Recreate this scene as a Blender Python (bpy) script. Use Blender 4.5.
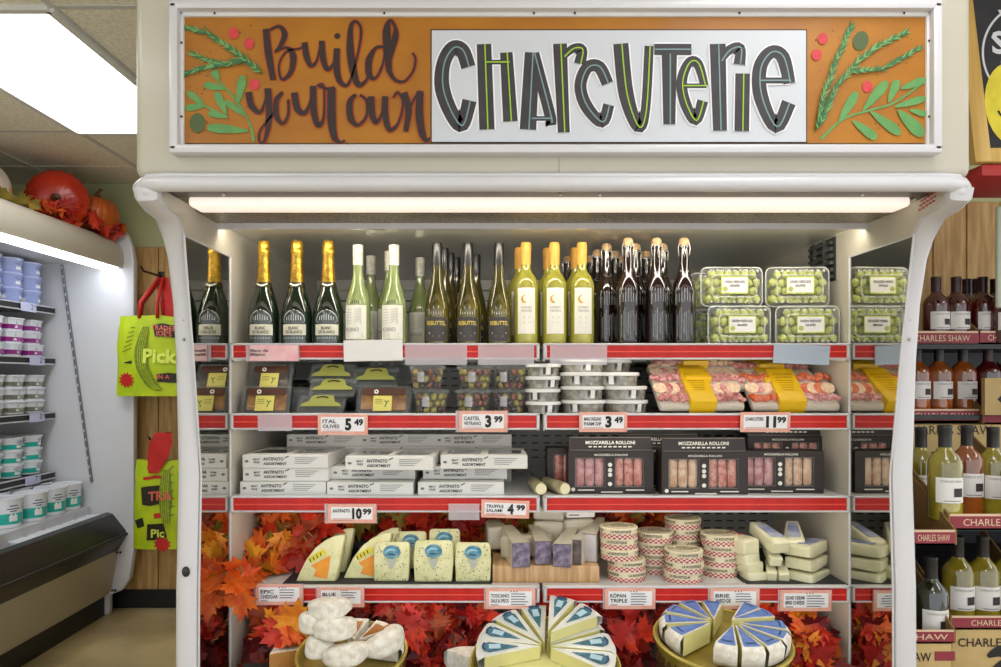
import bpy, bmesh, math, random
from mathutils import Vector, Matrix, Euler, noise
PI = math.pi
for o in list(bpy.data.objects): bpy.data.objects.remove(o)
SC = bpy.context.scene
COL = SC.collection
random.seed(7)
# ---------------------------------------------------------------- camera
EYE = 1.45; FOC = 730.0; CX = 490.0; CY = 378.0
cam = bpy.data.cameras.new('camera'); cam_o = bpy.data.objects.new('camera', cam); COL.objects.link(cam_o)
cam.sensor_width = 36; cam.lens = FOC*36/1001; cam.clip_start = .05
cam.shift_x = (500.5-CX)/1001; cam.shift_y = (CY-333.5)/1001
cam_o.location = (0, 0, EYE); cam_o.rotation_euler = (PI/2, 0, 0)
SC.camera = cam_o
# ---------------------------------------------------------------- world, exposure
w = bpy.data.worlds.new('world'); SC.world = w; w.use_nodes = True
w.node_tree.nodes['Background'].inputs[0].default_value = (.93, .96, 1, 1)
w.node_tree.nodes['Background'].inputs[1].default_value = 1.35
SC.view_settings.view_transform = 'Standard'; SC.view_settings.look = 'None'
SC.view_settings.gamma = 1; SC.view_settings.use_curve_mapping = False
SC.view_settings.exposure = 0.2
TROFFER = 4.0      # emission of the ceiling lamps
CANOPY_GLOW = .62    # emission that gives the reflecting bar in the cooler's canopy its brightness
FREEZER_LAMP = 9.0
INNER_FILL = 19.0  # added fill light for the upper compartment, out of sight behind the lip
SHELF_FILL = 5.0     # added fill lights under the cooler's shelves, hidden behind the price channels
# ---------------------------------------------------------------- helpers
def X_(px, Y): return (px-CX)*Y/FOC
def Z_(py, Y): return EYE+(CY-py)*Y/FOC
def lin(c):
    c = c/255
    return c/12.92 if c <= .04045 else ((c+.055)/1.055)**2.4
def rgb(r, g, b): return (lin(r), lin(g), lin(b), 1)
MATS = {}
def mat(name, c, rough=.5, metal=0, coat=0, var=0, scale=20, stretch=(1,1,1), bump=0, c2=None, emit=0, trans=0, alpha=1, spec=.5):
    if name in MATS: return MATS[name]
    m = bpy.data.materials.new(name); m.use_nodes = True
    nt = m.node_tree; p = nt.nodes['Principled BSDF']
    col = rgb(*c)
    p.inputs['Base Color'].default_value = col
    p.inputs['Roughness'].default_value = rough
    p.inputs['Metallic'].default_value = metal
    p.inputs['Coat Weight'].default_value = coat
    p.inputs['Coat Roughness'].default_value = .08
    p.inputs['Specular IOR Level'].default_value = spec
    if trans: p.inputs['Transmission Weight'].default_value = trans
    if emit:
        p.inputs['Emission Color'].default_value = col; p.inputs['Emission Strength'].default_value = emit
    if var or bump or c2:
        tc = nt.nodes.new('ShaderNodeTexCoord'); mp = nt.nodes.new('ShaderNodeMapping'); nz = nt.nodes.new('ShaderNodeTexNoise')
        mp.inputs['Scale'].default_value = stretch; nz.inputs['Scale'].default_value = scale; nz.inputs['Detail'].default_value = 5
        nt.links.new(tc.outputs['Object'], mp.inputs[0]); nt.links.new(mp.outputs[0], nz.inputs['Vector'])
        if var or c2:
            r = nt.nodes.new('ShaderNodeValToRGB')
            a = rgb(*c2) if c2 else tuple(x*(1-var) for x in col[:3])+(1,)
            r.color_ramp.elements[0].position = .38; r.color_ramp.elements[1].position = .62
            r.color_ramp.elements[0].color = a; r.color_ramp.elements[1].color = col
            nt.links.new(nz.outputs['Fac'], r.inputs[0]); nt.links.new(r.outputs[0], p.inputs['Base Color'])
        if bump:
            b = nt.nodes.new('ShaderNodeBump'); b.inputs['Strength'].default_value = bump; b.inputs['Distance'].default_value = .01
            nt.links.new(nz.outputs['Fac'], b.inputs['Height']); nt.links.new(b.outputs[0], p.inputs['Normal'])
    MATS[name] = m
    return m
def clear(name, c=(255,255,255), fac=.2, rough=.12, k=.25):
    """thin clear plastic: mostly transparent, a bit of gloss and a bit of body"""
    m = bpy.data.materials.new(name); m.use_nodes = True; nt = m.node_tree; nt.nodes.clear()
    out = nt.nodes.new('ShaderNodeOutputMaterial'); mx = nt.nodes.new('ShaderNodeMixShader')
    t = nt.nodes.new('ShaderNodeBsdfTransparent'); p = nt.nodes.new('ShaderNodeBsdfPrincipled')
    p.inputs['Base Color'].default_value = rgb(*c); p.inputs['Roughness'].default_value = rough
    lw = nt.nodes.new('ShaderNodeLayerWeight'); lw.inputs['Blend'].default_value = .25
    ma = nt.nodes.new('ShaderNodeMath'); ma.operation = 'MULTIPLY_ADD'
    ma.inputs[1].default_value = k; ma.inputs[2].default_value = fac
    nt.links.new(lw.outputs['Facing'], ma.inputs[0]); nt.links.new(ma.outputs[0], mx.inputs[0])
    nt.links.new(t.outputs[0], mx.inputs[1]); nt.links.new(p.outputs[0], mx.inputs[2]); nt.links.new(mx.outputs[0], out.inputs[0])
    MATS[name] = m
    return m
I4 = Matrix.Identity(4)
def TR(x=0, y=0, z=0, rx=0, ry=0, rz=0, s=1):
    return Matrix.Translation((x, y, z)) @ Euler((rx, ry, rz)).to_matrix().to_4x4() @ Matrix.Scale(s, 4)
class MB:
    def __init__(s): s.v = []; s.f = []; s.m = []; s.k = 0
    def add(s, vs, fs, m, T=None):
        n = len(s.v)
        s.v += [(T @ Vector(q)) if T is not None else Vector(q) for q in vs]
        s.f += [tuple(i+n for i in f) for f in fs]; s.m += [m]*len(fs)
        return s
    def box(s, a, b, m, bev=0, seg=2, T=None, fn=None):
        x0, y0, z0 = a; x1, y1, z1 = b
        vs = [(x0,y0,z0),(x1,y0,z0),(x1,y1,z0),(x0,y1,z0),(x0,y0,z1),(x1,y0,z1),(x1,y1,z1),(x0,y1,z1)]
        fs = [(3,2,1,0),(4,5,6,7),(0,1,5,4),(1,2,6,5),(2,3,7,6),(3,0,4,7)]
        if bev:
            bm = bmesh.new(); bv = [bm.verts.new(q) for q in vs]
            for f in fs: bm.faces.new([bv[i] for i in f])
            bmesh.ops.bevel(bm, geom=bm.edges[:], offset=bev, segments=seg, affect='EDGES', profile=.5)
            bm.verts.index_update()
            vs = [q.co.copy() for q in bm.verts]; fs = [[q.index for q in f.verts] for f in bm.faces]; bm.free()
        if fn: vs = [fn(Vector(q)) for q in vs]
        return s.add(vs, fs, m, T)
    def lathe(s, prof, m, n=20, T=None, rfn=None):
        """prof: [(r,z)] or [(r,z,mat)] – the mat holds for the segment that starts there"""
        vs = []; k = len(prof); cur = m
        for i in range(n):
            a = 2*PI*i/n
            for p in prof:
                r = p[0]*(rfn(a, p[1]) if rfn else 1)
                vs.append((r*math.cos(a), r*math.sin(a), p[1]))
        for j in range(k-1):
            if len(prof[j]) > 2: cur = prof[j][2]
            fs = [(i*k+j, ((i+1)%n)*k+j, ((i+1)%n)*k+j+1, i*k+j+1) for i in range(n)]
            s.add([], [], cur); base = len(s.v)
            if j == 0: b0 = base; s.v += [(T @ Vector(q)) if T is not None else Vector(q) for q in vs]
            s.f += [tuple(i+b0 for i in f) for f in fs]; s.m += [cur]*n
        return s
    def tube(s, pts, r, m, n=8, T=None, caps=True):
        pts = [Vector(p) for p in pts]; vs = []; fs = []
        rr = r if isinstance(r, (list, tuple)) else [r]*len(pts)
        up = Vector((.123, .45, 1)).normalized()
        for i, p in enumerate(pts):
            d = (pts[min(i+1, len(pts)-1)]-pts[max(i-1, 0)]).normalized()
            a = d.cross(up)
            if a.length < .05: a = d.cross(Vector((1, 0, 0)))
            a.normalize(); b = a.cross(d).normalized()
            for k in range(n):
                t = 2*PI*k/n; vs.append(p+(a*math.cos(t)+b*math.sin(t))*rr[i])
        for i in range(len(pts)-1):
            for k in range(n):
                fs.append((i*n+k, i*n+(k+1)%n, (i+1)*n+(k+1)%n, (i+1)*n+k))
        if caps: fs += [tuple(range(n))[::-1], tuple(range((len(pts)-1)*n, len(pts)*n))]
        return s.add(vs, fs, m, T)
    def prism(s, poly, d, m, T=None, bev=0):
        """poly in local xz plane, extruded along +y by d"""
        n = len(poly)
        vs = [(x, 0, z) for x, z in poly]+[(x, d, z) for x, z in poly]
        fs = [tuple(range(n)), tuple(range(n, 2*n))[::-1]]+[(i, (i+1)%n, n+(i+1)%n, n+i)[::-1] for i in range(n)]
        bm = bmesh.new(); bv = [bm.verts.new(q) for q in vs]
        for f in fs: bm.faces.new([bv[i] for i in f])
        bmesh.ops.recalc_face_normals(bm, faces=bm.faces[:])
        if bev: bmesh.ops.bevel(bm, geom=bm.edges[:], offset=bev, segments=2, affect='EDGES', profile=.5)
        bmesh.ops.triangulate(bm, faces=[f for f in bm.faces if len(f.verts) > 4])
        bm.verts.index_update()
        vs = [q.co.copy() for q in bm.verts]; fs = [[q.index for q in f.verts] for f in bm.faces]; bm.free()
        return s.add(vs, fs, m, T)
    def ell(s, c, r, m, n=12, k=8, T=None, fn=None):
        vs = [(0, 0, -1)]; fs = []
        for j in range(1, k):
            b = -PI/2+PI*j/k
            for i in range(n):
                a = 2*PI*i/n; vs.append((math.cos(a)*math.cos(b), math.sin(a)*math.cos(b), math.sin(b)))
        vs.append((0, 0, 1)); L = len(vs)-1
        for i in range(n):
            fs.append((0, 1+(i+1)%n, 1+i)); fs.append((L, L-n+i, L-n+(i+1)%n))
            for j in range(k-2):
                a = 1+j*n; fs.append((a+i, a+(i+1)%n, a+n+(i+1)%n, a+n+i))
        if isinstance(r, (int, float)): r = (r, r, r)
        vs = [Vector((c[0]+x*r[0], c[1]+y*r[1], c[2]+z*r[2])) for x, y, z in vs]
        if fn: vs = [fn(q) for q in vs]
        return s.add(vs, fs, m, T)
    def text(s, txt, m, size=.02, T=None, fn=None, align='C', width=None, bold=0, depth=.0):
        """lettering in local xz plane facing -y; centred"""
        vs, fs, wd, hh = glyphs(txt, bold)
        k = size if width is None else width/max(wd, .01)
        kz = size
        ox = {'C': -wd/2, 'L': 0, 'R': -wd}[align]
        q = [Vector(((x+ox)*k, -depth, (y-.35)*kz)) for x, y in vs]
        if fn: q = [fn(a) for a in q]
        return s.add(q, fs, m, T)
    def stroke(s, pts, wd, m, T=None, y=0, close=False, smooth=True, fn=None):
        """flat brush stroke in the local xz plane, pts [(x,z)], wd number or list"""
        if not isinstance(wd, (list, tuple)): wd = [wd]*len(pts)
        s.k += 1; y = y-.00008*s.k
        P = []; W = []; n = len(pts); sub = 5 if smooth and n > 2 else 1
        for i in range(n if close else n-1):
            g = (lambda j: j % n) if close else (lambda j: max(0, min(n-1, j)))
            p0, p1, p2, p3 = [Vector(pts[g(i+q)]) for q in (-1, 0, 1, 2)]
            for k in range(sub):
                t = k/sub
                P.append(.5*((2*p1)+(p2-p0)*t+(2*p0-5*p1+4*p2-p3)*t*t+(3*p1-p0-3*p2+p3)*t**3))
                W.append(wd[g(i)]*(1-t)+wd[g(i+1)]*t)
        if not close: P.append(Vector(pts[-1])); W.append(wd[-1])
        else: P.append(P[0]); W.append(W[0])
        vs = []; fs = []
        for i, p in enumerate(P):
            d = (P[min(i+1, len(P)-1)]-P[max(i-1, 0)]); d = d.normalized() if d.length > 1e-9 else Vector((1, 0))
            nn = Vector((-d.y, d.x))*W[i]/2
            vs += [(p.x+nn.x, y, p.y+nn.y), (p.x-nn.x, y, p.y-nn.y)]
            if i: fs.append((2*i-2, 2*i-1, 2*i+1, 2*i))
        if fn: vs = [fn(Vector(q)) for q in vs]
        return s.add(vs, fs, m, T)
    def disc(s, c, rx, rz, m, y=0, n=20, T=None, rot=0, wob=0):
        vs = [(c[0], y, c[1])]
        for i in range(n):
            a = 2*PI*i/n; x = rx*math.cos(a); z = rz*math.sin(a)
            vs.append((c[0]+x*math.cos(rot)-z*math.sin(rot), y, c[1]+x*math.sin(rot)+z*math.cos(rot)))
        return s.add(vs, [(0, 1+i, 1+(i+1)%n) for i in range(n)], m, T)
    def jit(s, amp, sc, seed=0):
        for i, q in enumerate(s.v):
            s.v[i] = q+noise.noise_vector(q*sc+Vector((seed*3.1, seed*1.7, 0)))*amp
        return s
    def build(s, name, smooth=True, ang=35):
        me = bpy.data.meshes.new(name); me.from_pydata([tuple(q) for q in s.v], [], s.f)
        ms = []
        for m in s.m:
            if m not in ms: ms.append(m)
        for m in ms: me.materials.append(m)
        ix = {m: i for i, m in enumerate(ms)}
        me.polygons.foreach_set('material_index', [ix[m] for m in s.m])
        if smooth:
            me.polygons.foreach_set('use_smooth', [True]*len(s.f)); me.set_sharp_from_angle(angle=math.radians(ang))
        me.update()
        return me
GL = {}
def glyphs(txt, bold=0):
    k = (txt, bold)
    if k in GL: return GL[k]
    cu = bpy.data.curves.new('t', 'FONT'); cu.body = txt; cu.size = 1; cu.resolution_u = 2; cu.offset = bold
    o = bpy.data.objects.new('t', cu); COL.objects.link(o)
    me = bpy.data.meshes.new_from_object(o.evaluated_get(bpy.context.evaluated_depsgraph_get()))
    vs = [(v.co.x, v.co.y) for v in me.vertices]; fs = [tuple(p.vertices) for p in me.polygons]
    bpy.data.objects.remove(o); bpy.data.curves.remove(cu); bpy.data.meshes.remove(me)
    x0 = min(v[0] for v in vs); x1 = max(v[0] for v in vs)
    vs = [(x-x0, y) for x, y in vs]
    GL[k] = (vs, fs, x1-x0, 1)
    return GL[k]
def setp(o, label=None, cat=None, group=None, kind=None):
    if label: o['label'] = label
    if cat: o['category'] = cat
    if group: o['group'] = group
    if kind: o['kind'] = kind
    return o
def thing(name, label, cat, loc=(0,0,0), rot=(0,0,0), group=None, kind=None):
    o = bpy.data.objects.new(name, None); o.empty_display_size = .05; COL.objects.link(o)
    o.location = loc; o.rotation_euler = rot
    return setp(o, label, cat, group, kind)
KIDS = {}
def part(name, mb, parent, label=None, smooth=True, kind=None, loc=None, rot=None, ang=35):
    me = mb if isinstance(mb, bpy.types.Mesh) else mb.build(name, smooth, ang)
    o = bpy.data.objects.new(name, me); COL.objects.link(o); o.parent = parent
    if loc: o.location = loc
    if rot: o.rotation_euler = rot
    KIDS.setdefault(parent.name, []).append(o)
    return setp(o, label, kind=kind)
def solo(name, mb, label, cat, loc=(0,0,0), rot=(0,0,0), group=None, kind=None, smooth=True, ang=35):
    me = mb if isinstance(mb, bpy.types.Mesh) else mb.build(name, smooth, ang)
    o = bpy.data.objects.new(name, me); COL.objects.link(o); o.location = loc; o.rotation_euler = rot
    return setp(o, label, cat, group, kind)
def dup(src, loc, rot=None, label=None, group=None, scale=None):
    """copy of a thing together with its parts and sub-parts"""
    def rec(o, par):
        c = o.copy(); COL.objects.link(c); c.parent = par
        for ch in KIDS.get(o.name, []):
            KIDS.setdefault(c.name, []).append(rec(ch, c))
        return c
    r = rec(src, None); r.location = loc
    if rot is not None: r.rotation_euler = rot
    if label: r['label'] = label
    if group: r['group'] = group
    if scale: r.scale = scale
    return r
class Proto:
    """first call uses the built thing itself, later calls copy it"""
    def __init__(s, root): s.r = root; s.used = False
    def __call__(s, loc, rot=(0,0,0), label=None, group=None, scale=None):
        if not s.used:
            s.used = True; o = s.r; o.location = loc; o.rotation_euler = rot
            if label: o['label'] = label
            if group: o['group'] = group
            if scale: o.scale = scale
            return o
        return dup(s.r, loc, rot, label, group, scale or (1, 1, 1))
def wrap(r, ang0=-PI/2, off=.0004):
    """bends a flat xz label (facing -y) round a bottle of radius r"""
    def f(q):
        a = ang0+q.x/r; R = r+off-q.y
        return Vector((R*math.cos(a), R*math.sin(a), q.z))
    return f
def label_patch(mb, r, w_, z0, z1, m, off=.0004, n=10, r1=None):
    vs = []; r1 = r1 or r
    for i in range(n+1):
        a = -PI/2+(-w_/2+w_*i/n)/r
        vs += [((r+off)*math.cos(a), (r+off)*math.sin(a), z0), ((r1+off)*math.cos(a), (r1+off)*math.sin(a), z1)]
    mb.add(vs, [(2*i, 2*i+2, 2*i+3, 2*i+1) for i in range(n)], m)
# ---------------------------------------------------------------- shared materials
M_white = mat('white_enamel', (208,207,211), .3, coat=.3, var=.04, scale=3)
M_white2 = mat('white_powder_coat', (222,222,220), .4, var=.05, scale=6)
M_beige = mat('beige_enamel', (203,197,182), .38, coat=.15, var=.05, scale=2)
M_grey = mat('grey_enamel', (150,150,146), .4, var=.08, scale=4)
M_dark = mat('black_plastic', (30,30,32), .4, var=.3, scale=30)
M_steel = mat('brushed_steel', (190,186,178), .28, metal=.9, var=.15, scale=20, stretch=(1,30,30))
M_mirror = mat('mirror_glass', (205,205,198), .035, metal=1)
M_red = mat('red_price_strip', (204,34,26), .4, coat=.1, c2=(188,26,22), scale=6, stretch=(4,1,1), spec=.3)
M_black = mat('black_ink', (24,22,22), .6)
M_ink = mat('brown_black_ink', (44,26,22), .55)
M_paper = mat('white_paper', (240,238,236), .7, var=.03, scale=15)
M_card = mat('kraft_cardboard', (172,143,98), .8, var=.15, scale=40)
M_clear = clear('clear_plastic', (235,240,240), .06)
M_clear2 = clear('clear_label_sleeve', (236,232,240), .32, .15)
M_film = clear('shrink_film', (245,245,240), .04, .1, .10)
M_gold = mat('gold_foil', (216,172,62), .28, metal=.75, var=.35, scale=60, bump=.3)
# ================================================================ room
ACOU = mat('acoustic_tile', (250,246,234), .9, c2=(232,226,210), scale=70, bump=.15)
GREEN = mat('pale_green_paint', (190,192,146), .8, var=.08, scale=2)
WOOD = mat('pine_boards', (206,168,108), .55, c2=(178,136,80), scale=6, stretch=(7,7,.7), bump=.1)
CONC = mat('stained_concrete', (206,184,136), .35, c2=(158,140,100), scale=1.6, bump=.05, coat=.2)
TRIM = mat('white_ceiling_grid', (205,204,200), .5, var=.04)
WALLY = 4.64; CEIL = 2.683; JOGY = 3.42
def struct(name, mb, smooth=False): return solo(name, mb, None, None, kind='structure', smooth=smooth)
struct('floor', MB().box((-4,-1.6,-.05), (5,5,0), CONC))
m = MB(); m.box((-4,-1.6,CEIL), (5,5,CEIL+.03), ACOU)
for i in range(14):
    y = 3.644-.61*(i-2)
    if y > -1.5 and abs(y-WALLY) > .1: m.box((-4,y-.012,CEIL-.003), (5,y+.012,CEIL+.001), TRIM if i % 2 == 0 else ACOU)
for i in range(-4, 10):
    x = -2.06+.61*i; m.box((x-.012,-1.6,CEIL-.004), (x+.012,5,CEIL+.001), TRIM if i in (0, 1) else ACOU)
struct('ceiling', m)
m = MB(); m.box((-3.6,WALLY,0), (.6,WALLY+.08,CEIL), GREEN); struct('wall_back', m)
m = MB(); m.box((.6,JOGY,0), (4.2,JOGY+.08,CEIL), GREEN); m.box((.6,JOGY,0), (.66,WALLY,CEIL), GREEN); struct('wall_back_right', m)
struct('wall_left', MB().box((-3.6,-1.6,0), (-3.52,WALLY,CEIL), GREEN))
m = MB()
for i in range(8):
    x = -3.0+i*.3; m.box((x+.003,WALLY-.02,.0), (x+.297,WALLY,2.28), WOOD, .004, 1)
m.box((-3,WALLY-.028,1.98), (-.6,WALLY-.02,2.0), WOOD)
struct('trim_1', m)
m = MB()
for i in range(20):
    x = .66+i*.156; m.box((x+.002,JOGY-.02,0), (x+.154,JOGY,2.27), WOOD, .003, 1)
struct('trim_2', m)
struct('baseboard_back', MB().box((-3.4,WALLY-.04,0), (.6,WALLY-.02,.115), M_dark, .004))
DIFF = mat('lamp_diffuser', (255,255,255), .5, emit=TROFFER)
def ceiling_light(x, y, label, ln=1.22, group='ceiling troffer lamps'):
    t = thing('ceiling_light', label, 'ceiling light', (x, y, CEIL), group=group)
    f = MB(); a = .3; b = ln/2
    for s in (-1, 1):
        f.box((s*a-.014,-b,-.018), (s*a+.014,b,0), M_white2); f.box((-a,s*b-.014,-.018), (a,s*b+.014,0), M_white2)
    part('frame', f, t)
    part('diffuser', MB().box((-a+.014,-b+.014,-.012), (a-.014,b-.014,-.002), DIFF), t)
ceiling_light(-1.762, 3.034, 'bright fluorescent troffer lamp in the ceiling above the freezer on the left')
for x, y, d in ((-1.762,.9,'left aisle'), (.9,.9,'cooler aisle, near row'), (.9,-.9,'cooler aisle, far row'), (3.2,1.2,'wine aisle'), (-1.762,-.9,'left aisle, far row')):
    ceiling_light(x, y, 'ceiling troffer lamp over the '+d+', behind the viewpoint')
# ================================================================ display cooler
XL, XR = -.766, 1.060          # inner faces of the end panels
FY = 2.15                      # shelf fronts
BACK = 2.74; DEEP = 3.25; ROOF = 1.888
DECK = {1: 1.548, 2: 1.342, 3: 1.100, 4: .835}
case = thing('display_cooler', 'tall open white refrigerated display case with four red-edged shelves and mirrored ends', 'display case', (.147, 2.4, 0))
def cpart(name, mb, label=None, parent=None, smooth=True):
    p = parent or case
    o = part(name, mb, p, label, smooth)
    if p is case: o.location = (-.147, -2.4, 0)
    return o
prof = [(1.684,1.890),(1.690,1.868),(1.735,1.852),(1.79,1.845),(1.838,1.80),(1.866,1.754),(1.896,1.642),(1.914,1.50),(1.93,1.2),(1.914,.9),(1.905,.0)]
for sgn, xi in ((-1, XL), (1, XR)):
    m = MB(); poly = [(y+.012, z) for y, z in prof]+[(3.36,0),(3.36,1.905)]
    xa = xi if sgn > 0 else xi-.055
    vs = [(xa, y, z) for y, z in poly]; vs2 = [(xa+.055, y, z) for y, z in poly]; n = len(poly)
    m.add(vs+vs2, [tuple(range(n))[::-1], tuple(range(n, 2*n))]+[(i, (i+1)%n, n+(i+1)%n, n+i) for i in range(n)], M_beige)
    sp = cpart('side_panel', m, 'beige end panel', smooth=False)
    # rounded white trim that follows the front edge
    tr = MB(); pts = prof; vs = []; xc = xi+sgn*.0285
    sec = [(-.0283,.034),(-.0283,.006),(-.026,-.004),(-.016,-.010),(.014,-.012),(.025,-.006),(.031,.006),(.031,.034)]
    for i, (y, z) in enumerate(pts):
        a = Vector(pts[max(i-1,0)]); b = Vector(pts[min(i+1,len(pts)-1)]); d = (b-a).normalized(); nn = Vector((-d.y, d.x))
        if nn.x > 0: nn = -nn
        for q, o_ in sec: vs.append((xc+sgn*q, y-nn.x*o_, z-nn.y*o_))
    K = len(sec)
    fs = [(i*K+j, i*K+j+1, (i+1)*K+j+1, (i+1)*K+j) for i in range(len(pts)-1) for j in range(K-1)]
    tr.add(vs, fs, M_white)
    tr.ell((xc, 1.700, 1.884), (.0305,.026,.024), M_white, 16, 10)
    o = part('edge_trim', tr, sp, 'white rounded edge trim')
    # two little screws and the black lock
    for z in (1.60, 1.55, 1.0): part('screw', MB().ell((xc, 1.893 if z > 1.3 else 1.913, z), .004, M_steel), sp)
    if sgn < 0: part('lock', MB().ell((xc+.002, 1.902, Z_(572,1.9)), (.011,.008,.014), M_dark, 6, 6), sp, 'small black lock')
    mm = MB(); px = xi-sgn*.0015
    mp = [(1.822,1.806),(1.877,1.52),(1.93,1.19),(1.916,.9),(1.914,.46),(2.148,.46),(2.148,1.806)]
    mm.add([(px, y, z) for y, z in mp], [tuple(range(7)) if sgn < 0 else tuple(range(7))[::-1]], M_mirror)
    mi = cpart('mirror', mm, 'mirror on the inner face of the end panel', smooth=False)
    fr = MB()
    for i in range(7):
        a, b = mp[i], mp[(i+1)%7]
        fr.tube([(px-sgn*.001, a[0], a[1]), (px-sgn*.001, b[0], b[1])], .0028, M_white, 6)
    part('mirror_frame', fr, mi)
# warning sticker high on the right inner face
m = MB(); STK = mat('red_print', (196,70,70), .5)
for k in range(3):
    for j in range(5):
        y = 1.73+j*.014+k*.004; z = 1.893-k*.010-j*.002
        m.box((XR-.0012, y, z-.003), (XR-.0004, y+.010, z+.002), STK)
cpart('warning_sticker', m, 'small sticker with red lines of print')
# louvred grille on the right side wall near the back
m = MB()
ga, gb = 2.235, 2.41; GR = mat('grille_grey', (84,84,80), .4, var=.3)
m.box((XR-.004, ga, 1.75), (XR, gb, ROOF-.005), mat('grille_dark', (52,52,50), .5))
for k in range(6):
    z = 1.758+k*.021; m.box((XR-.014, ga+.01, z), (XR-.003, gb-.01, z+.010), GR, T=None)
for k in range(2): m.box((XR-.016, ga+.05+k*.07, 1.752), (XR-.004, ga+.058+k*.07, ROOF-.006), GR)
cpart('side_grille', m, 'small dark louvred grille')
# header box
HX0, HX1 = -.826, 1.119
m = MB(); m.box((HX0,1.69,1.915), (HX1,2.35,2.43), mat('greige_enamel', (190,185,169), .38, coat=.15, var=.05, scale=2), .022, 4)
head = cpart('header', m, 'beige header box that carries the sign')
m = MB(); m.box((X_(559,1.69)-.0008,1.6892,1.92), (X_(559,1.69)+.0008,1.6905,1.99), M_grey); part('seam', m, head)
m = MB(); lp = [(HX0-.0,1.9,1.897),(HX0-.0,1.78,1.897),(HX0+.004,1.72,1.897),(HX0+.03,1.690,1.897),(HX0+.07,1.681,1.897),(HX1-.07,1.681,1.897),(HX1-.03,1.690,1.897),(HX1-.004,1.72,1.897),(HX1,1.78,1.897),(HX1,1.9,1.897)]
m.tube(lp, .0185, M_white, 12)
m.tube([(p[0],p[1]+.006,p[2]+.02) for p in lp], .007, M_white, 8)
part('lower_lip', m, head, 'white rounded lip along the bottom of the header')
def frame(mb, x0, x1, z0, z1, wd, y0, y1, m, bev=.003):
    mb.box((x0-wd,y0,z1), (x1+wd,y1,z1+wd), m, bev); mb.box((x0-wd,y0,z0-wd), (x1+wd,y1,z0), m, bev)
    mb.box((x0-wd,y0,z0-wd+.004), (x0,y1,z1+wd-.004), m, bev); mb.box((x1,y0,z0-wd+.004), (x1+wd,y1,z1+wd-.004), m, bev)
m = MB(); SY = 1.685
x0, x1, z0, z1 = X_(178,1.66), X_(933,1.66), Z_(144,1.66), Z_(9,1.66)
frame(m, x0, x1, z0, z1, .021, 1.656, 1.70, M_white, .006)
frame(m, X_(182.5,1.67), X_(928,1.67), Z_(142,1.67)-.003, Z_(15,1.67), .02, 1.674, 1.70, M_white2, .004)
fr = part('sign_frame', m, head, 'white frame round the sign')
for px in (214, 384, 534, 575, 740, 905): part('screw', MB().ell((X_(px,1.67), 1.673, Z_(12.5,1.67)), .0028, M_dark, 6, 4), fr)
for px, py in ((175,42),(175,116),(935,40),(935,116)): part('screw', MB().ell((X_(px+(6 if px<200 else -5),1.67), 1.673, Z_(py,1.67)), .0028, M_dark, 6, 4), fr)
# canopy underside
m = MB(); m.box((XL,1.70,1.893), (XR,1.79,1.915), mat('return_grille', (96,90,82), .4, metal=.4, var=.4, scale=40, stretch=(1,8,8)))
for px in (224, 560, 600, 862): m.ell((X_(px,1.76), 1.757, 1.891), .004, M_white2, 8, 6)
cpart('air_slot', m, 'dark air slot')
BAR_GLOW = mat('canopy_lamp', (255,240,228), .4, emit=CANOPY_GLOW)
m = MB(); m.box((XL+.02,1.80,1.874), (XR-.02,1.880,1.90), BAR_GLOW, .010, 3)
cpart('canopy_lamp', m, 'long lamp diffuser under the canopy')
m = MB(); m.box((XL,1.898,1.884), (XR,2.05,1.915), mat('honeycomb', (170,160,146), .45, metal=.3, c2=(96,90,80), scale=220))
m.box((XL,2.045,1.868), (XR,2.06,1.915), M_white)
cpart('air_curtain_honeycomb', m, 'honeycomb air outlet')
cpart('inner_lamp', MB().box((XL+.02,2.0605,1.874), (XR-.02,2.074,1.887), mat('inner_lamp_diffuser', (255,246,232), .4, emit=INNER_FILL)), 'slim lamp behind the canopy lip')
ROOFM = mat('satin_roof_panel', (236,234,218), .15, metal=.0, coat=.5, var=.06, scale=3)
cpart('inner_roof', MB().box((XL,2.06,ROOF), (XR,3.26,1.915), ROOFM), 'satin metal roof panel')
m = MB(); m.box((XL,DEEP,1.50), (XR,DEEP+.02,1.835), M_white2); m.box((XL,DEEP-.012,1.84), (XR,DEEP+.02,1.885), M_white2)
for i in range(30):
    for k in range(2): m.box((XL+.03+i*.06,DEEP-.002,1.79-k*.05), (XL+.07+i*.06,DEEP,1.796-k*.05), M_dark)
m.box((XL,BACK,1.49), (XR,DEEP,1.51), M_grey)
cpart('upper_back_panel', m, 'grey slotted back panel')
m = MB(); m.box((XL,BACK,.3), (XR,BACK+.02,1.50), M_grey)
for zc in (1.10, 1.342, .835):
    for k in range(5):
        for i in range(42):
            m.box((XL+.02+i*.043,BACK-.001,zc+.05+k*.027), (XL+.045+i*.043,BACK,zc+.055+k*.027), M_dark)
cpart('back_panel', m, 'grey back panel with air slots')
m = MB(); m.box((XL,1.93,.44), (XR,BACK,.46), M_grey); m.box((XL,1.90,.0), (XR,1.93,.60), M_beige, .01); m.box((XL-.05,1.86,.50), (XR+.05,1.90,.62), M_dark, .012)
cpart('bottom_deck', m, 'lower deck and front riser')
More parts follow.
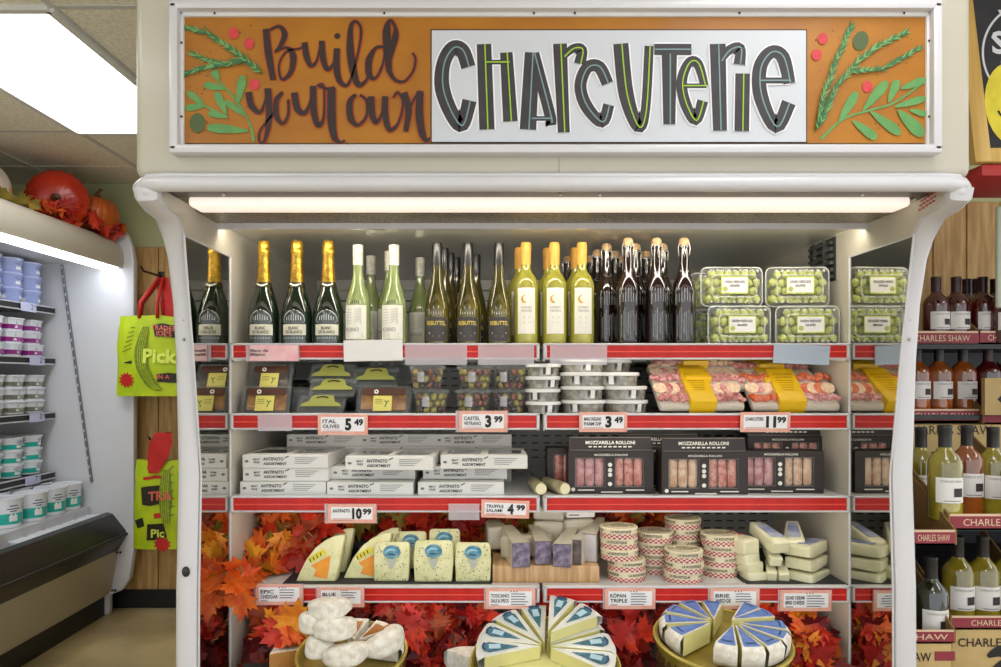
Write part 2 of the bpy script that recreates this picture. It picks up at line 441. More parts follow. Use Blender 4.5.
# shelves
SFILL = mat('shelf_lamp_diffuser', (255,244,230), .4, emit=SHELF_FILL)
def make_shelf(x0, x1, z, k):
    d = MB(); d.box((x0,FY+.012,z-.018), (x1,BACK,z), M_white2 if k > 2 else M_grey, .002, 1)
    d.box((x0+.002,FY,z-.004), (x1-.002,FY+.03,z+.004), M_white, .002, 1)
    if k == 3:
        for i in range(int((x1-x0)/.014)): d.box((x0+.01+i*.014,FY+.035,z+.0001), (x0+.017+i*.014,FY+.043,z+.0006), M_grey)
    s = cpart('shelf', d)
    r = MB(); zt = z+.004; zb = z-.044
    r.box((x0+.002,FY-.006,zb), (x1-.002,FY+.004,zt), M_white2, .001, 1)
    r.box((x0+.003,FY-.012,zt-.006), (x1-.003,FY-.004,zt), M_white, .002, 1)
    r.box((x0+.003,FY-.012,zb), (x1-.003,FY-.004,zb+.005), M_white, .002, 1)
    for xx in (x0+.003, x1-.011): r.box((xx,FY-.012,zb), (xx+.008,FY-.004,zt), M_white, .002, 1)
    pr = part('price_channel', r, s, 'white price channel')
    e = MB(); e.box((x0+.012,FY-.0085,zb+.006), (x1-.012,FY-.0055,zt-.0065), M_red)
    e.tube([(x0+.012,FY-.009,z-.021), (x1-.012,FY-.009,z-.021)], .0022, mat('strip_ridge', (232,84,66), .4), 6)
    part('red_strip', e, s, 'red plastic strip in the price channel')
    part('shelf_lamp', MB().box((x0+.03,FY+.018,z-.028), (x1-.03,FY+.034,z-.0185), SFILL), s, 'slim lamp hidden behind the price channel')
    for xx in (x0+.002, x1-.007):
        b = MB(); b.prism([(0,0),(0,-.03),(.40,-.012),(.40,0)], .005, M_white2, TR(xx+.005, FY+.01, z-.018, 0, 0, PI/2)); part('bracket', b, s)
XM = X_(541.5, FY)
for k, z in DECK.items():
    make_shelf(XL+.002, XM-.004, z, k); make_shelf(XM+.004, XR-.002, z, k)
# ================================================================ painted sign
SGN = mat('ochre_board', (172,110,2), .5, c2=(158,97,2), scale=5, stretch=(1,1,2), coat=.1)
sign = thing('header_sign', 'hand-painted ochre header sign reading Build your own Charcuterie, framed above the shelves', 'sign', (.15, SY, 2.15))
def SP(px, py): return (X_(px,SY)-.15, Z_(py,SY)-2.15)
def sg(c, ox): return SP(ox+c[0]/3.333, c[1]/3.333)
SK = SY/FOC/3.333
a = SP(183,15.5); b = SP(927.5,143.5)
part('board', MB().box((a[0],-.004,b[1]), (b[0],0,a[1]), SGN), sign)
m = MB(); a = SP(432,31.5); b = SP(805,142.5)
m.box((a[0]-.003,-.0045,b[1]-.003), (b[0]+.003,-.004,a[1]+.003), M_ink); m.box((a[0],-.0055,b[1]), (b[0],-.0045,a[1]), mat('sign_white', (200,204,210), .5, var=.03, scale=6))
part('white_panel', m, sign, 'white panel behind the block letters')
W1 = [
 ([(356,100),(364,180),(380,270)],[20,24,18]), ([(368,104),(400,92),(418,118),(405,155),(385,178)],[8,10,20,14,6]),
 ([(385,178),(425,162),(446,190),(440,240),(415,268),(402,255),(400,215),(425,175),(470,165),(484,150)],[6,8,22,16,10,7,6,6,6,6]),
 ([(484,145),(490,190),(505,222),(525,205),(540,140)],[18,20,14,7,7]), ([(541,140),(546,200),(560,235),(580,215),(592,165)],[18,20,14,7,6]),
 ([(592,165),(590,225),(600,272),(625,288),(645,250)],[18,22,18,10,6]),
 ([(640,262),(662,180),(672,105),(655,76),(638,95),(636,170),(645,235),(662,286),(690,270),(702,225)],[6,6,8,9,14,24,24,18,8,6]),
 ([(745,160),(720,165),(698,205),(700,255),(722,262),(745,215),(752,170)],[8,10,22,20,8,7,7]),
 ([(752,200),(752,110),(768,72),(785,95),(785,130),(762,215),(780,265),(815,275),(845,240),(853,200),(842,180)],[8,16,10,10,22,20,12,8,7,7,6]),
 ([(762,80),(760,150),(765,240)],[12,24,18]),
 ([(298,310),(308,355),(335,378),(352,345),(360,298)],[20,22,12,7,7]), ([(362,298),(366,400),(352,470),(335,476),(336,440),(372,392),(392,360)],[22,20,9,7,6,6,6]),
 ([(412,310),(390,340),(392,392),(412,415),(430,385),(430,335)],[8,18,18,10,8,8]),
 ([(450,312),(460,365),(485,380),(505,340),(512,290)],[22,22,14,8,8]), ([(513,290),(515,375),(530,422),(548,395),(550,320),(545,285),(525,290)],[20,22,16,8,6,6,6]),
 ([(530,290),(560,300),(584,296)],[8,9,10]), ([(574,296),(574,400),(584,462),(605,478),(618,470)],[26,28,20,8,6]),
 ([(655,318),(635,345),(638,398),(662,420),(690,390),(690,340),(668,320)],[8,20,22,10,8,8,8]),
 ([(690,335),(712,335)],[7,7]), ([(706,325),(708,380),(722,412),(742,380),(752,325)],[20,22,14,7,7]),
 ([(752,325),(752,385),(766,435),(795,415),(812,350),(795,312),(778,330)],[20,22,16,8,7,8,6]),
 ([(815,312),(830,370),(820,442)],[20,22,14]), ([(820,442),(832,370),(858,320),(872,310)],[6,7,9,10]), ([(868,308),(866,390),(876,450),(890,474),(902,462)],[22,26,22,10,6])]
m = MB(); m2 = MB()
HALO = mat('red_brown_halo', (170,62,24), .6)
for pts, ws in W1:
    q = [sg(p, 160) for p in pts]
    m.stroke(q, [x*SK for x in ws], M_ink, y=-.0060); m2.stroke(q, [(x+6)*SK for x in ws], HALO, y=-.0048)
m.disc(sg((593,124),160), 10*SK, 10*SK, M_ink, -.0060)
part('script_halo', m2, sign); part('script_lettering', m, sign, 'dark brown brush lettering: Build your own')
G, B_, C_ = 430, 430, 701
W2 = [(430,[(128,225),(108,168),(75,160),(45,215),(42,300),(75,390),(108,425),(132,340)],[44,44,42,42,46,44,40,44],0),
 (430,[(180,146),(190,440)],[44,46],1), (430,[(254,175),(268,412)],[38,44],1), (430,[(180,208),(262,208)],[14,14],1),
 (430,[(340,175),(326,440)],[44,50],0), (430,[(345,178),(400,395),(398,412)],[34,34,28],0), (430,[(335,402),(405,402)],[14,14],0),
 (430,[(432,145),(445,450)],[42,36],1), (430,[(444,190),(475,162),(505,165),(498,214)],[18,26,30,36],1),
 (430,[(590,282),(562,225),(522,228),(500,290),(520,360),(572,415),(594,355)],[36,38,36,36,38,34,34],0),
 (430,[(634,145),(652,320),(692,432),(716,370),(728,153)],[46,46,34,28,28],1),
 (430,[(745,165),(868,165)],[34,34],0), (430,[(795,180),(795,422)],[46,36],0),
 (430,[(840,290),(918,290)],[14,14],1), (430,[(912,290),(890,215),(860,210),(836,275),(848,350),(882,410),(906,342)],[24,30,28,32,34,30,34],1),
 (701,[(52,146),(60,444)],[48,42],0), (701,[(62,205),(90,168),(126,160),(124,216)],[18,28,30,36],0),
 (701,[(135,248),(132,446)],[44,44],1),
 (701,[(190,272),(292,272)],[18,18],0), (701,[(290,282),(268,192),(228,175),(192,230),(196,330),(246,432),(288,348)],[36,42,38,42,44,38,44],0)]
m = MB(); m2 = MB(); m3 = MB()
CHAR = mat('charcoal_paint', (58,54,58), .6, var=.25, scale=30); LIME = mat('lime_line', (150,190,50), .6); BLU = mat('grey_blue_line', (120,150,152), .6); HW = mat('pure_white_halo', (236,236,238), .6)
for ox, pts, ws, g in W2:
    pts = [(x, y+(300-y)*.035) for x, y in pts]
    q = [sg(p, ox) for p in pts]
    m2.stroke(q, [(x*1.1+10)*SK for x in ws], HW, y=-.0060); m.stroke(q, [x*1.1*SK for x in ws], CHAR, y=-.0068)
    if len(pts) == 2:                                                   # a hand-painted foot on straight stems
        pass
    m3.stroke([(p[0]+3*SK, p[1]) for p in q], 4.5*SK, LIME if g else BLU, y=-.0076)
part('block_halo', m2, sign); part('block_lettering', m, sign, 'tall charcoal block lettering: CHArCUTerie'); part('letter_highlight', m3, sign, 'thin lime and grey-blue lines inside the letters')
LF = mat('mint_leaf_paint', (96,152,84), .6, var=.15, scale=30); PN = mat('pine_paint', (54,110,64), .6); PN2 = mat('pine_paint_light', (110,160,90), .6); BR = mat('berry_paint', (206,60,66), .6, var=.2, scale=80); OL = mat('olive_paint', (74,92,50), .6)
def sprig(pts, ox, ln=26):
    m = MB(); q = [Vector(sg(p, ox)) for p in pts]
    m.stroke([tuple(a) for a in q], 5*SK, PN, y=-.0060)
    for i in range(len(q)-1):
        L = (q[i+1]-q[i]).length; n = max(2, int(L/(6*SK))); d = (q[i+1]-q[i]).normalized()
        for k in range(n):
            p = q[i].lerp(q[i+1], k/n)
            for s in (-1, 1):
                a = math.atan2(-d.y, -d.x)+s*random.uniform(.3, .7); l = ln*SK*random.uniform(.6, 1.1)
                m.stroke([tuple(p), (p.x+math.cos(a)*l, p.y+math.sin(a)*l)], [5*SK, 1.5*SK], PN2 if random.random() < .35 else PN, y=-.0062-.0002*(k%3), smooth=False)
    part('pine_sprig', m, sign)
def leafy(stem, leaves, ox):
    m = MB(); m.stroke([sg(p, ox) for p in stem], [10*SK]+[7*SK]*(len(stem)-1), LF, y=-.0060)
    for (bx, by), (tx, ty), wd in leaves:
        a = Vector(sg((bx,by),ox)); b = Vector(sg((tx,ty),ox))
        m.stroke([tuple(a), tuple(a.lerp(b,.3)), tuple(a.lerp(b,.7)), tuple(a.lerp(b,.93)), tuple(b)], [4*SK, wd*.7*SK, wd*SK, wd*.7*SK, 3*SK], LF, y=-.0064)
    part('leafy_branch', m, sign)
sprig([(95,98),(160,115),(230,160),(345,250)], 160); sprig([(92,248),(160,228),(300,205)], 160); sprig([(110,182),(160,205),(240,225)], 160, 22)
leafy([(315,474),(300,410),(250,330),(190,265)], [((220,300),(150,285),26),((200,270),(180,240),28),((262,350),(280,255),30),((155,355),(88,365),24),((150,350),(95,310),24),((225,385),(190,310),28),((290,390),(220,340),22),((298,440),(160,428),32),((230,395),(165,380),22)], 160)
leafy([(228,395),(170,365),(120,340)], [], 160)
for c, ox in (((248,115),160),((300,150),160),((318,286),160),((402,133),701),((382,187),701),((550,292),701)):
    part('berry', MB().disc(sg(c,ox), 17*SK, 19*SK, BR, -.0062), sign)
for c, ox, rt in (((128,413),160,0),((528,140),701,-.3)):
    part('olive', MB().disc(sg(c,ox), 25*SK, 33*SK, OL, -.0062, rot=rt), sign)
sprig([(495,92),(440,220),(400,330),(378,440)], 701); sprig([(678,112),(590,155),(520,205),(440,300),(384,430)], 701); sprig([(722,165),(660,200),(600,235),(490,245)], 701, 22)
leafy([(395,467),(470,400),(560,370),(640,345),(742,275)], [((455,410),(515,310),32),((535,372),(615,275),34),((620,345),(650,270),30),((660,300),(744,268),28),((640,360),(744,330),26),((560,375),(660,450),34),((650,370),(735,455),44),((500,405),(580,465),32),((690,370),(745,385),22)], 701)
m = MB()
for k in range(60):
    ox = random.choice((160,701)); c = (random.uniform(90,345), random.uniform(70,470)) if ox == 160 else (random.uniform(358,740), random.uniform(80,470))
    m.disc(sg(c,ox), random.uniform(1,3)*SK, random.uniform(1,3)*SK, M_ink, -.0050, 6)
part('paint_speckle', m, sign, kind='stuff')
# ================================================================ freezer on the left
LB = mat('translucent_price', (205,205,235), .3)
fz = thing('dairy_case', 'long white open refrigerated dairy case with black bumper along the left wall', 'refrigerated case', (-2.6, 3.6, 0))
def fpart(name, mb, label=None, par=None, smooth=True):
    o = part(name, mb, par or fz, label, smooth)
    if par is None: o.location = (2.6, -3.6, 0)
    return o
FN, FE = 2.4, 4.46
def yprof(poly, m, y0=FN, y1=FE): return MB().prism(poly, y1-y0, m, TR(0, y0, 0))
fpart('body_panel', yprof([(-2.27,.40),(-2.31,.17),(-2.33,.13),(-3.3,.13),(-3.3,.50),(-2.5,.50),(-2.33,.44)], mat('taupe_enamel', (182,172,150), .45, var=.05, scale=3)), 'taupe lower panel')
fpart('kick_plate', yprof([(-2.355,.135),(-2.355,.0),(-3.3,.0),(-3.3,.135)], M_dark), 'black kick plate')
b = fpart('bumper', yprof([(-2.34,.63),(-2.305,.62),(-2.225,.52),(-2.22,.495),(-2.23,.47),(-2.27,.40),(-2.34,.42)], mat('black_rubber', (34,34,37), .38, coat=.15, var=.2)), 'black sloping bumper')
part('bumper_rail', MB().tube([(-2.222,FN,.497),(-2.222,FE+.02,.497)], .011, M_dark, 8), b)
m = MB(); m.box((-3.3,FN,1.0), (-3.25,FE,2.3), M_white); m.box((-3.3,FN,.50), (-2.42,FE,.52), M_white)
fpart('inner_liner', m, 'white liner')
can = fpart('canopy', yprof([(-2.245,2.12),(-2.235,2.16),(-2.24,2.22),(-2.262,2.265),(-2.30,2.295),(-2.36,2.305),(-3.3,2.305),(-3.3,2.22),(-2.42,2.22),(-2.33,2.12)], M_beige), 'rounded beige canopy')
FL = mat('freezer_lamp', (236,246,255), .4, emit=FREEZER_LAMP)
m = MB(); m.box((-2.36,FN,2.108), (-2.265,FE-.02,2.121), FL, .004); part('canopy_lamp', m, can, 'bright lamp strip')
m = MB(); m.box((-3.25,FN,2.15), (-2.42,FE,2.165), M_white2); part('canopy_soffit', m, can)
# end panel
ep = [(-2.33,.12),(-2.25,.15),(-2.205,.22),(-2.178,.40),(-2.176,2.16),(-2.19,2.26),(-2.225,2.335),(-2.28,2.37),(-3.3,2.37),(-3.3,.0),(-2.33,.0)]
e = fpart('end_panel', MB().prism(ep, .055, M_white, TR(0, FE+.002, 0), bev=.012), 'white end panel with rounded corner')
m = MB(); pa = Vector((X_(62,4.455), 4.452, Z_(265,4.455))); pb = Vector((X_(92,4.455), 4.452, Z_(482,4.455)))
m.tube([pa, pb], .008, mat('seam_grey', (96,98,106), .4), 6)
for k in range(24):
    p = pa.lerp(pb, (k+.3)/24); m.ell((p.x, p.y-.007, p.z), (.004,.003,.011), M_white, 6, 4)
part('shelf_track', m, e, 'slotted track on the end wall')
for px, py in ((118,552),(121,552),(113,590),(116,590)): part('screw', MB().ell((X_(px,4.45), 4.44, Z_(py,4.45)), .008, M_dark, 6, 4), e)
FS = [1.88, 1.575, 1.245, .885]
for z in FS:
    s = fpart('shelf', MB().box((-3.2,FN,z-.03), (-2.665,FE-.01,z-.012), M_grey))
    m = MB(); m.box((-2.665,FN,z-.045), (-2.65,FE-.012,z-.002), M_dark); m.box((-2.652,FN,z-.045), (-2.646,FE-.012,z-.038), M_white); m.box((-2.652,FN,z-.008), (-2.646,FE-.012,z-.001), M_white)
    part('price_rail', m, s, 'black price rail')
# price cards on the rails
for z, y, txt, nm in ((1.88,4.18,'2','top shelf'),(1.575,4.26,'2','second shelf'),(1.245,4.26,'3','third shelf'),(.885,4.22,'7','lowest shelf')):
    t = thing('price_card', 'lilac price card on the black rail of the dairy case\'s '+nm, 'price card', (-2.643, y, z-.02), (0,0,PI/2))
    part('card', MB().box((-.07,-.002,-.03), (.07,0,.022), LB), t)
    part('lettering', MB().text(txt, M_black, .045, TR(.03,-.003,0)).text('29', M_black, .018, TR(.055,-.003,.006)), t)
# tubs
def tub(name, label, w_, d_, h, body, lid, band, taper=.88, square=False, blab=True):
    t = thing(name, label, 'tub')
    n = 24
    def sq(a, z):
        if not square: return 1
        return .92/max(abs(math.cos(a)), abs(math.sin(a)), .78)
    m = MB().lathe([(0,0,body),(w_*taper,0),(w_,h-.008),(0,h-.008)], body, n, rfn=sq); part('cup', m, t)
    m = MB().lathe([(0,h-.009,lid),(w_*1.05,h-.009),(w_*1.06,h-.002),(w_*1.03,h),(w_*.93,h),(w_*.92,h-.003),(0,h-.003)], lid, n, rfn=sq); part('lid', m, t)
    m = MB(); q = lambda z: w_*(taper+(1-taper)*z/h)
    def pz(z0, z1, r_):
        m.lathe([(q(z0)+.0008,z0),(q(z1)+.0008,z1)], r_, n, rfn=sq)
    pz(h*.12, h*.48, band)
    part('colour_band', m, t)
    if blab:
        m = MB()
        for a in (0, PI/3, -PI/2):
            T = Matrix.Rotation(a+PI/2, 4, 'Z'); k = sq(a, 0)
            for i, (dz, l) in enumerate(((.72,.5),(.62,.75),(.54,.4))):
                r = q(h*dz)*k+.0012
                label_mb = MB(); label_patch(label_mb, r, w_*l, h*dz, h*(dz+.035), M_ink2, 0, 4); m.add(label_mb.v, label_mb.f, M_ink2, T)
            r = q(h*.3)*k+.0016; lm = MB(); label_patch(lm, r, w_*.5, h*.22, h*.62, M_paper, 0, 4); m.add(lm.v, lm.f, M_paper, T)
        part('print', m, t)
    return Proto(t)
M_ink2 = mat('slate_print', (86,90,120), .6)
LAV = mat('lavender_plastic', (166,176,226), .25, var=.05); LAVL = mat('lavender_lid', (198,204,240), .25)
PUR = mat('purple_band', (150,24,128), .35, c2=(186,96,178), scale=14); TEAL = mat('teal_band', (24,176,160), .35, c2=(60,196,186), scale=12); SAGE = mat('olive_grey_band', (120,118,104), .4, c2=(190,186,172), scale=18)
WP = mat('white_plastic', (232,234,240), .3, coat=.2)
wpos = {0: 'nearest end wall', 1: 'second from end wall', 2: 'cut by left edge'}
hpos = {0: 'bottom', 1: 'middle', 2: 'top'}
kinds = [('lavender_tub','lavender tub',LAV,LAVL,LAV,FS[0],.075,.083,False,'top shelf'),
         ('berry_tub','purple-banded tub',WP,WP,PUR,FS[1],.070,.072,True,'second shelf'),
         ('dip_tub','grey-banded tub',WP,WP,SAGE,FS[2],.076,.074,True,'third shelf'),
         ('yogurt_tub','teal-banded tub',WP,WP,TEAL,FS[3],.076,.076,False,'lowest shelf')]
for nm, lb, bd, ld, bn, z, r, h, sq, sh in kinds:
    P = tub(nm, lb, r, r, h, bd, ld, bn, square=sq)
    for row in (0, 1):
        for c in range(3):
            for k in range(3):
                if row and (c == 2 or k < 0): continue
                loc = (-2.745-row*.18, 4.33-c*.178-random.uniform(0,.008), z+k*h+.0005)
                P(loc, (0,0,random.uniform(-.25,.25)), '%s on the %s, %s of stack, %s%s' % (lb, sh, hpos[k], wpos[c], ', back row' if row else ''), lb.replace('tub','tubs')+' on the '+sh)
P = tub('large_yogurt_tub', 'large white yogurt tub', .082, .082, .155, WP, WP, TEAL, .9)
bigs = [(84,506,4.36,'next to the end wall'),(57,514,4.2,'second from the end wall'),(27,527,4.02,'third from the end wall, nearest whole one'),(-4,545,3.84,'cut off by the left edge')]
part('deck_riser', MB().box((.02+2.6-3.3+.1, FN-3.6, .52), (-2.44+2.6, FE-3.6-.01, .668), M_white), fz)
for px, py, Y, d in bigs:
    P((-2.53 if px > 0 else -2.55, Y, .67), (0,0,-.5), 'large teal-banded tub on the bottom deck, front, '+d, 'large tubs on the bottom deck')
for i, Y in enumerate((4.34, 4.15, 3.96)):
    P((-2.72, Y+.03, .67), (0,0,.2), 'large teal-banded tub behind the front row on the bottom deck, %s' % ('nearest the end wall','middle one','furthest left')[i], 'large tubs on the bottom deck')
P2 = tub('white_carton_tub', 'low plain white tub with faint print', .072, .072, .10, WP, WP, WP, .92)
for i in range(5):
    P2((-2.385, 4.37-i*.155, .522), (0,0,0), 'low plain white tub tucked behind the black bumper, %s from the end wall' % ('nearest','second','third','fourth','fifth')[i], 'low white tubs behind the bumper')
# pumpkins and leaves on top
def pumpkin(name, label, loc, r, sq, m_, rot, ribs=20, amp=.035):
    t = thing(name, label, 'pumpkin', loc, rot)
    m = MB(); n = ribs*6; prof = []
    for j in range(17):
        b = -PI/2+PI*j/16; prof.append((max(r*math.cos(b)*(1-.0*abs(math.sin(b))), .001), r*sq*math.sin(b)*(1 if abs(math.sin(b)) < .9 else .93)))
    m.lathe(prof, m_, n, rfn=lambda a, z: 1-amp*abs(math.sin(a*ribs/2))**.5*-1-amp)
    part('flesh', m, t, ang=60)
    k = r/.16
    m = MB().tube([(0,0,r*sq*.9),(0,0,r*sq+.01*k),(.006*k,.004,r*sq+.03*k),(.018*k,.01,r*sq+.05*k)], [.03*k,.016*k,.012*k,.014*k], mat('pumpkin_stem', (106,76,50), .7, var=.3), 7)
    part('stem', m, t, 'woody brown stem')
    return t
pumpkin('pumpkin', 'large glossy red-orange pumpkin lying on top of the dairy case', (-2.44, 4.12, 2.455), .165, .62, mat('red_pumpkin_skin', (206,52,22), .25, coat=.2, c2=(184,36,16), scale=8), (PI/2+.12,0,.42))
pumpkin('pumpkin', 'smaller orange pumpkin behind the large one on top of the dairy case', (-2.345, 4.34, 2.425), .13, .85, mat('orange_pumpkin_skin', (200,96,28), .4, coat=.2, var=.2), (.1,.1,.5))
pumpkin('pumpkin', 'white pumpkin cut by the left edge on top of the dairy case', (-2.68, 3.82, 2.455), .15, .95, mat('white_pumpkin_skin', (222,208,194), .5, var=.06), (0,.1,0))
# ---------------------------------------------------------------- maple leaves
HALF = [(0,0),(.10,.02),(.38,-.05),(.30,.10),(.64,.16),(.50,.28),(.72,.52),(.46,.46),(.40,.58),(.22,.48),(.30,.78),(.15,.74),(0,1.05)]
LEAF = [(x, y) for x, y in HALF]+[(-x, y) for x, y in HALF[-2:0:-1]]
LC = [mat('leaf_red', (186,32,20), .55, c2=(160,20,16), scale=30), mat('leaf_scarlet', (214,58,24), .55, c2=(180,34,18), scale=30),
      mat('leaf_orange', (226,110,24), .55, c2=(206,74,20), scale=25), mat('leaf_yellow', (232,158,32), .55, c2=(214,116,24), scale=25),
      mat('leaf_maroon', (120,20,28), .55, c2=(92,16,20), scale=30), mat('leaf_olive', (130,120,40), .6, c2=(168,140,48), scale=25),
      mat('leaf_rust', (176,74,30), .6, c2=(130,48,22), scale=25)]
def leaf(mb, p, s, m, R, rnd):
    c1 = rnd.uniform(-.9,.5); c2 = rnd.uniform(-.7,.7); fold = rnd.uniform(.05,.75)
    vs = [(0, .42, 0)]+[(x, y, 0) for x, y in LEAF]
    out = []
    for x, y, _ in vs:
        z = fold*abs(x)+c1*(y-.4)**2+c2*x*y
        out.append(Vector((x*s, (y-.1)*s, z*s)))
    n = len(LEAF)
    mb.add(out, [(0, 1+i, 1+(i+1) % n) for i in range(n)], m, Matrix.Translation(p) @ R)
def garland(name, label, pts, n, size, cols, spread, seed, face=(0,-1,.35), group='autumn leaf garlands', stems=8):
    """pts: world polyline the garland runs along"""
    rnd = random.Random(seed); P = [Vector(p) for p in pts]; base = P[0]
    t = thing(name, label, 'leaf garland', base, group=group)
    m = MB(); seg = len(P)-1
    for i in range(n):
        u = (i+rnd.random())/n*seg; k = min(int(u), seg-1); p = P[k].lerp(P[k+1], u-k)
        q = Vector([rnd.uniform(-1,1)*spread[a] for a in range(3)])
        f = (Vector(face)+Vector([rnd.uniform(-.75,.75) for _ in range(3)])).normalized()
        R = f.to_track_quat('Z', 'Y').to_matrix().to_4x4() @ Matrix.Rotation(rnd.uniform(0, 2*PI), 4, 'Z')
        leaf(m, p-base+q, size*rnd.uniform(.65,1.15), rnd.choice(cols), R, rnd)
    part('leaf', m, t, smooth=True, kind='stuff', ang=30)
    m = MB(); ST = mat('dry_stem', (196,160,104), .6, var=.2)
    m.tube([p-base for p in P], .003, mat('garland_cord', (96,60,34), .8), 5)
    for i in range(stems):
        u = rnd.random()*seg; k = min(int(u), seg-1); p = P[k].lerp(P[k+1], u-k)-base
        q = [p+Vector([rnd.uniform(-1,1)*spread[a] for a in range(3)]) for _ in range(2)]
        m.tube([p, p.lerp(q[0],.5)+Vector((0,-.02,.02)), q[0]], [.0025,.002,.0012], ST, 5)
    part('stem', m, t)
    return t
R_, S_, O_, Y_, D_, L_, U_ = LC
garland('leaf_garland', 'red and orange leaf garland at the foot of the two pumpkins', [(-2.40,3.95,2.36),(-2.36,4.12,2.35),(-2.32,4.28,2.345),(-2.27,4.42,2.33)], 42, .085, [S_,O_,O_,R_,S_,R_], (.05,.06,.035), 3, (.7,-.8,.6))
garland('leaf_garland', 'yellow-green sprig between the white and the red pumpkin', [(-2.56,3.75,2.40),(-2.48,3.92,2.385)], 16, .07, [L_,Y_,L_], (.06,.05,.04), 5, (.5,-.8,.5))
# ================================================================ bags on pegs
BAGY = mat('lime_bag_cloth', (196,214,20), .6, c2=(176,200,16), scale=10, bump=.2); BRED = mat('bag_red', (206,34,28), .6, var=.15); PICK = mat('pickle_green', (104,120,22), .6, c2=(136,150,34), scale=30, stretch=(1,1,4)); BBLK = mat('bag_black', (44,38,22), .6); LEMON = mat('bag_lemon', (226,238,92), .6)
def tote(label, x0, x1, z0, z1, Y, hz, seed, short):
    t = thing('tote_bag', label, 'shopping bag', ((x0+x1)/2, Y, z0))
    w_ = (x1-x0)/2; h = z1-z0; nx, nz = 14, 12; rnd = random.Random(seed)
    def surf(x, z, side):
        u = (x/w_); v = z/h
        puff = .045*(1-u*u)**.5*(1-(v-.4)**2*1.2) if abs(u) < 1 else 0
        q = noise.noise(Vector((x*9, z*9, seed+side*5)))*.012
        return Vector((x*(1-.10*v**3)+noise.noise(Vector((z*8,seed,side)))*.008, -side*puff+q, z+noise.noise(Vector((x*10,seed,3)))*.012*v))
    m = MB()
    for side in (1, -1):
        vs = [surf(-w_+2*w_*i/nx, h*j/nz, side) for j in range(nz+1) for i in range(nx+1)]
        m.add(vs, [(j*(nx+1)+i, j*(nx+1)+i+1, (j+1)*(nx+1)+i+1, (j+1)*(nx+1)+i)[::side] for j in range(nz) for i in range(nx)], BAGY)
    part('bag_body', m, t, ang=180)
    P_ = MB(); f = lambda q: surf(q.x, q.z, 1)+Vector((0, -.004+q.y, 0))
    # art: cucumber, black name panels, red burst, stripes
    cu = [(-.01,h*.86),(-.035,h*.6),(-.02,h*.35),(.03,h*.15),(.075,h*.08)] if not short else [(.06,h*.9),(.05,h*.6),(.055,h*.3)]
    for k in range(6): P_.stroke([(a+.0125*(k-2.5)*(.45 if i in (0, len(cu)-1) else 1),b) for i, (a, b) in enumerate(cu)], .0135, PICK, y=-.005, fn=f)
    for k in range(4): P_.stroke([(a+.012*(k-1.5),b) for a, b in cu], .003, BAGY, y=-.007, fn=f)
    part('pickle_print', P_, t, 'green pickle printed on the bag')
    P_ = MB()
    if not short:
        P_.stroke([(.04,h*.80),(.10,h*.82),(.20,h*.80)], [.07,.08,.07], BBLK, fn=f); P_.stroke([(.06,h*.22),(.13,h*.23),(.2,h*.22)], [.045,.06,.05], BBLK, fn=f)
        P_.stroke([(-.145,h*.42),(-.09,h*.42)], [.004,.02], BBLK, fn=f)
        for k in range(6): P_.stroke([(-.16+.01*k,h*(.55+.06*k)),(-.10+.004*k,h*(.60+.05*k))], .006, PICK, fn=f)
    else:
        P_.stroke([(-.10,h*.60),(-.05,h*.61),(.03,h*.62)], [.10,.12,.11], BBLK, fn=f); P_.stroke([(-.06,h*.20),(0,h*.20),(.05,h*.22)], [.10,.10,.09], BBLK, fn=f); P_.stroke([(-.12,h*.34),(-.10,h*.25)], [.06,.05], BBLK, fn=f)
        for k in range(7): P_.stroke([(.03+.006*k,h*(.35+.09*k)),(.10,h*(.40+.09*k))], .007, PICK, fn=f)
    part('black_print', P_, t, 'black printed panels and stripes')
    P_ = MB(); pts = []
    bc = (-.13,h*.20) if not short else (.03,h*.06)
    for i in range(24):
        a = 2*PI*i/24; r = .05 if i % 2 else .034; pts.append(Vector((bc[0]+r*math.cos(a)*1.1, -.001, bc[1]+r*math.sin(a))))
    pts = [f(q) for q in pts]; P_.add([sum(pts, Vector())/24-Vector((0,.004,0))]+pts, [(0,1+i,1+(i+1)%24) for i in range(24)], BRED)
    if short: P_.stroke([(-.09,h*.80),(-.02,h*.82),(.03,h*.81)], .018, BRED, fn=f); P_.stroke([(-.02,h*.38),(.06,h*.40)], .03, BRED, fn=f)
    part('red_burst', P_, t, 'red burst printed on the bag')
    P_ = MB()
    if not short:
        P_.text('TRADER', mat('bag_pink', (226,110,90), .6), .042, None, lambda q: f(Vector((q.x+.105,-.010,q.z+h*.845))), bold=.02)
        P_.text('JOE\'S', MATS['bag_pink'], .042, None, lambda q: f(Vector((q.x+.105,-.010,q.z+h*.775))), bold=.02)
        P_.text('Pickle', LEMON, .115, None, lambda q: f(Vector((q.x+.115,-.010,q.z+h*.50))), bold=.035)
        P_.text('IN A', MATS['bag_pink'], .035, None, lambda q: f(Vector((q.x+.10,-.010,q.z+h*.24))), bold=.02)
    else:
        P_.text('TRA', MATS['bag_pink'], .075, None, lambda q: f(Vector((q.x+.02,-.010,q.z+h*.61))), bold=.03)
        P_.text('Pic', LEMON, .070, None, lambda q: f(Vector((q.x+.01,-.010,q.z+h*.19))), bold=.03)
    part('lettering', P_, t)
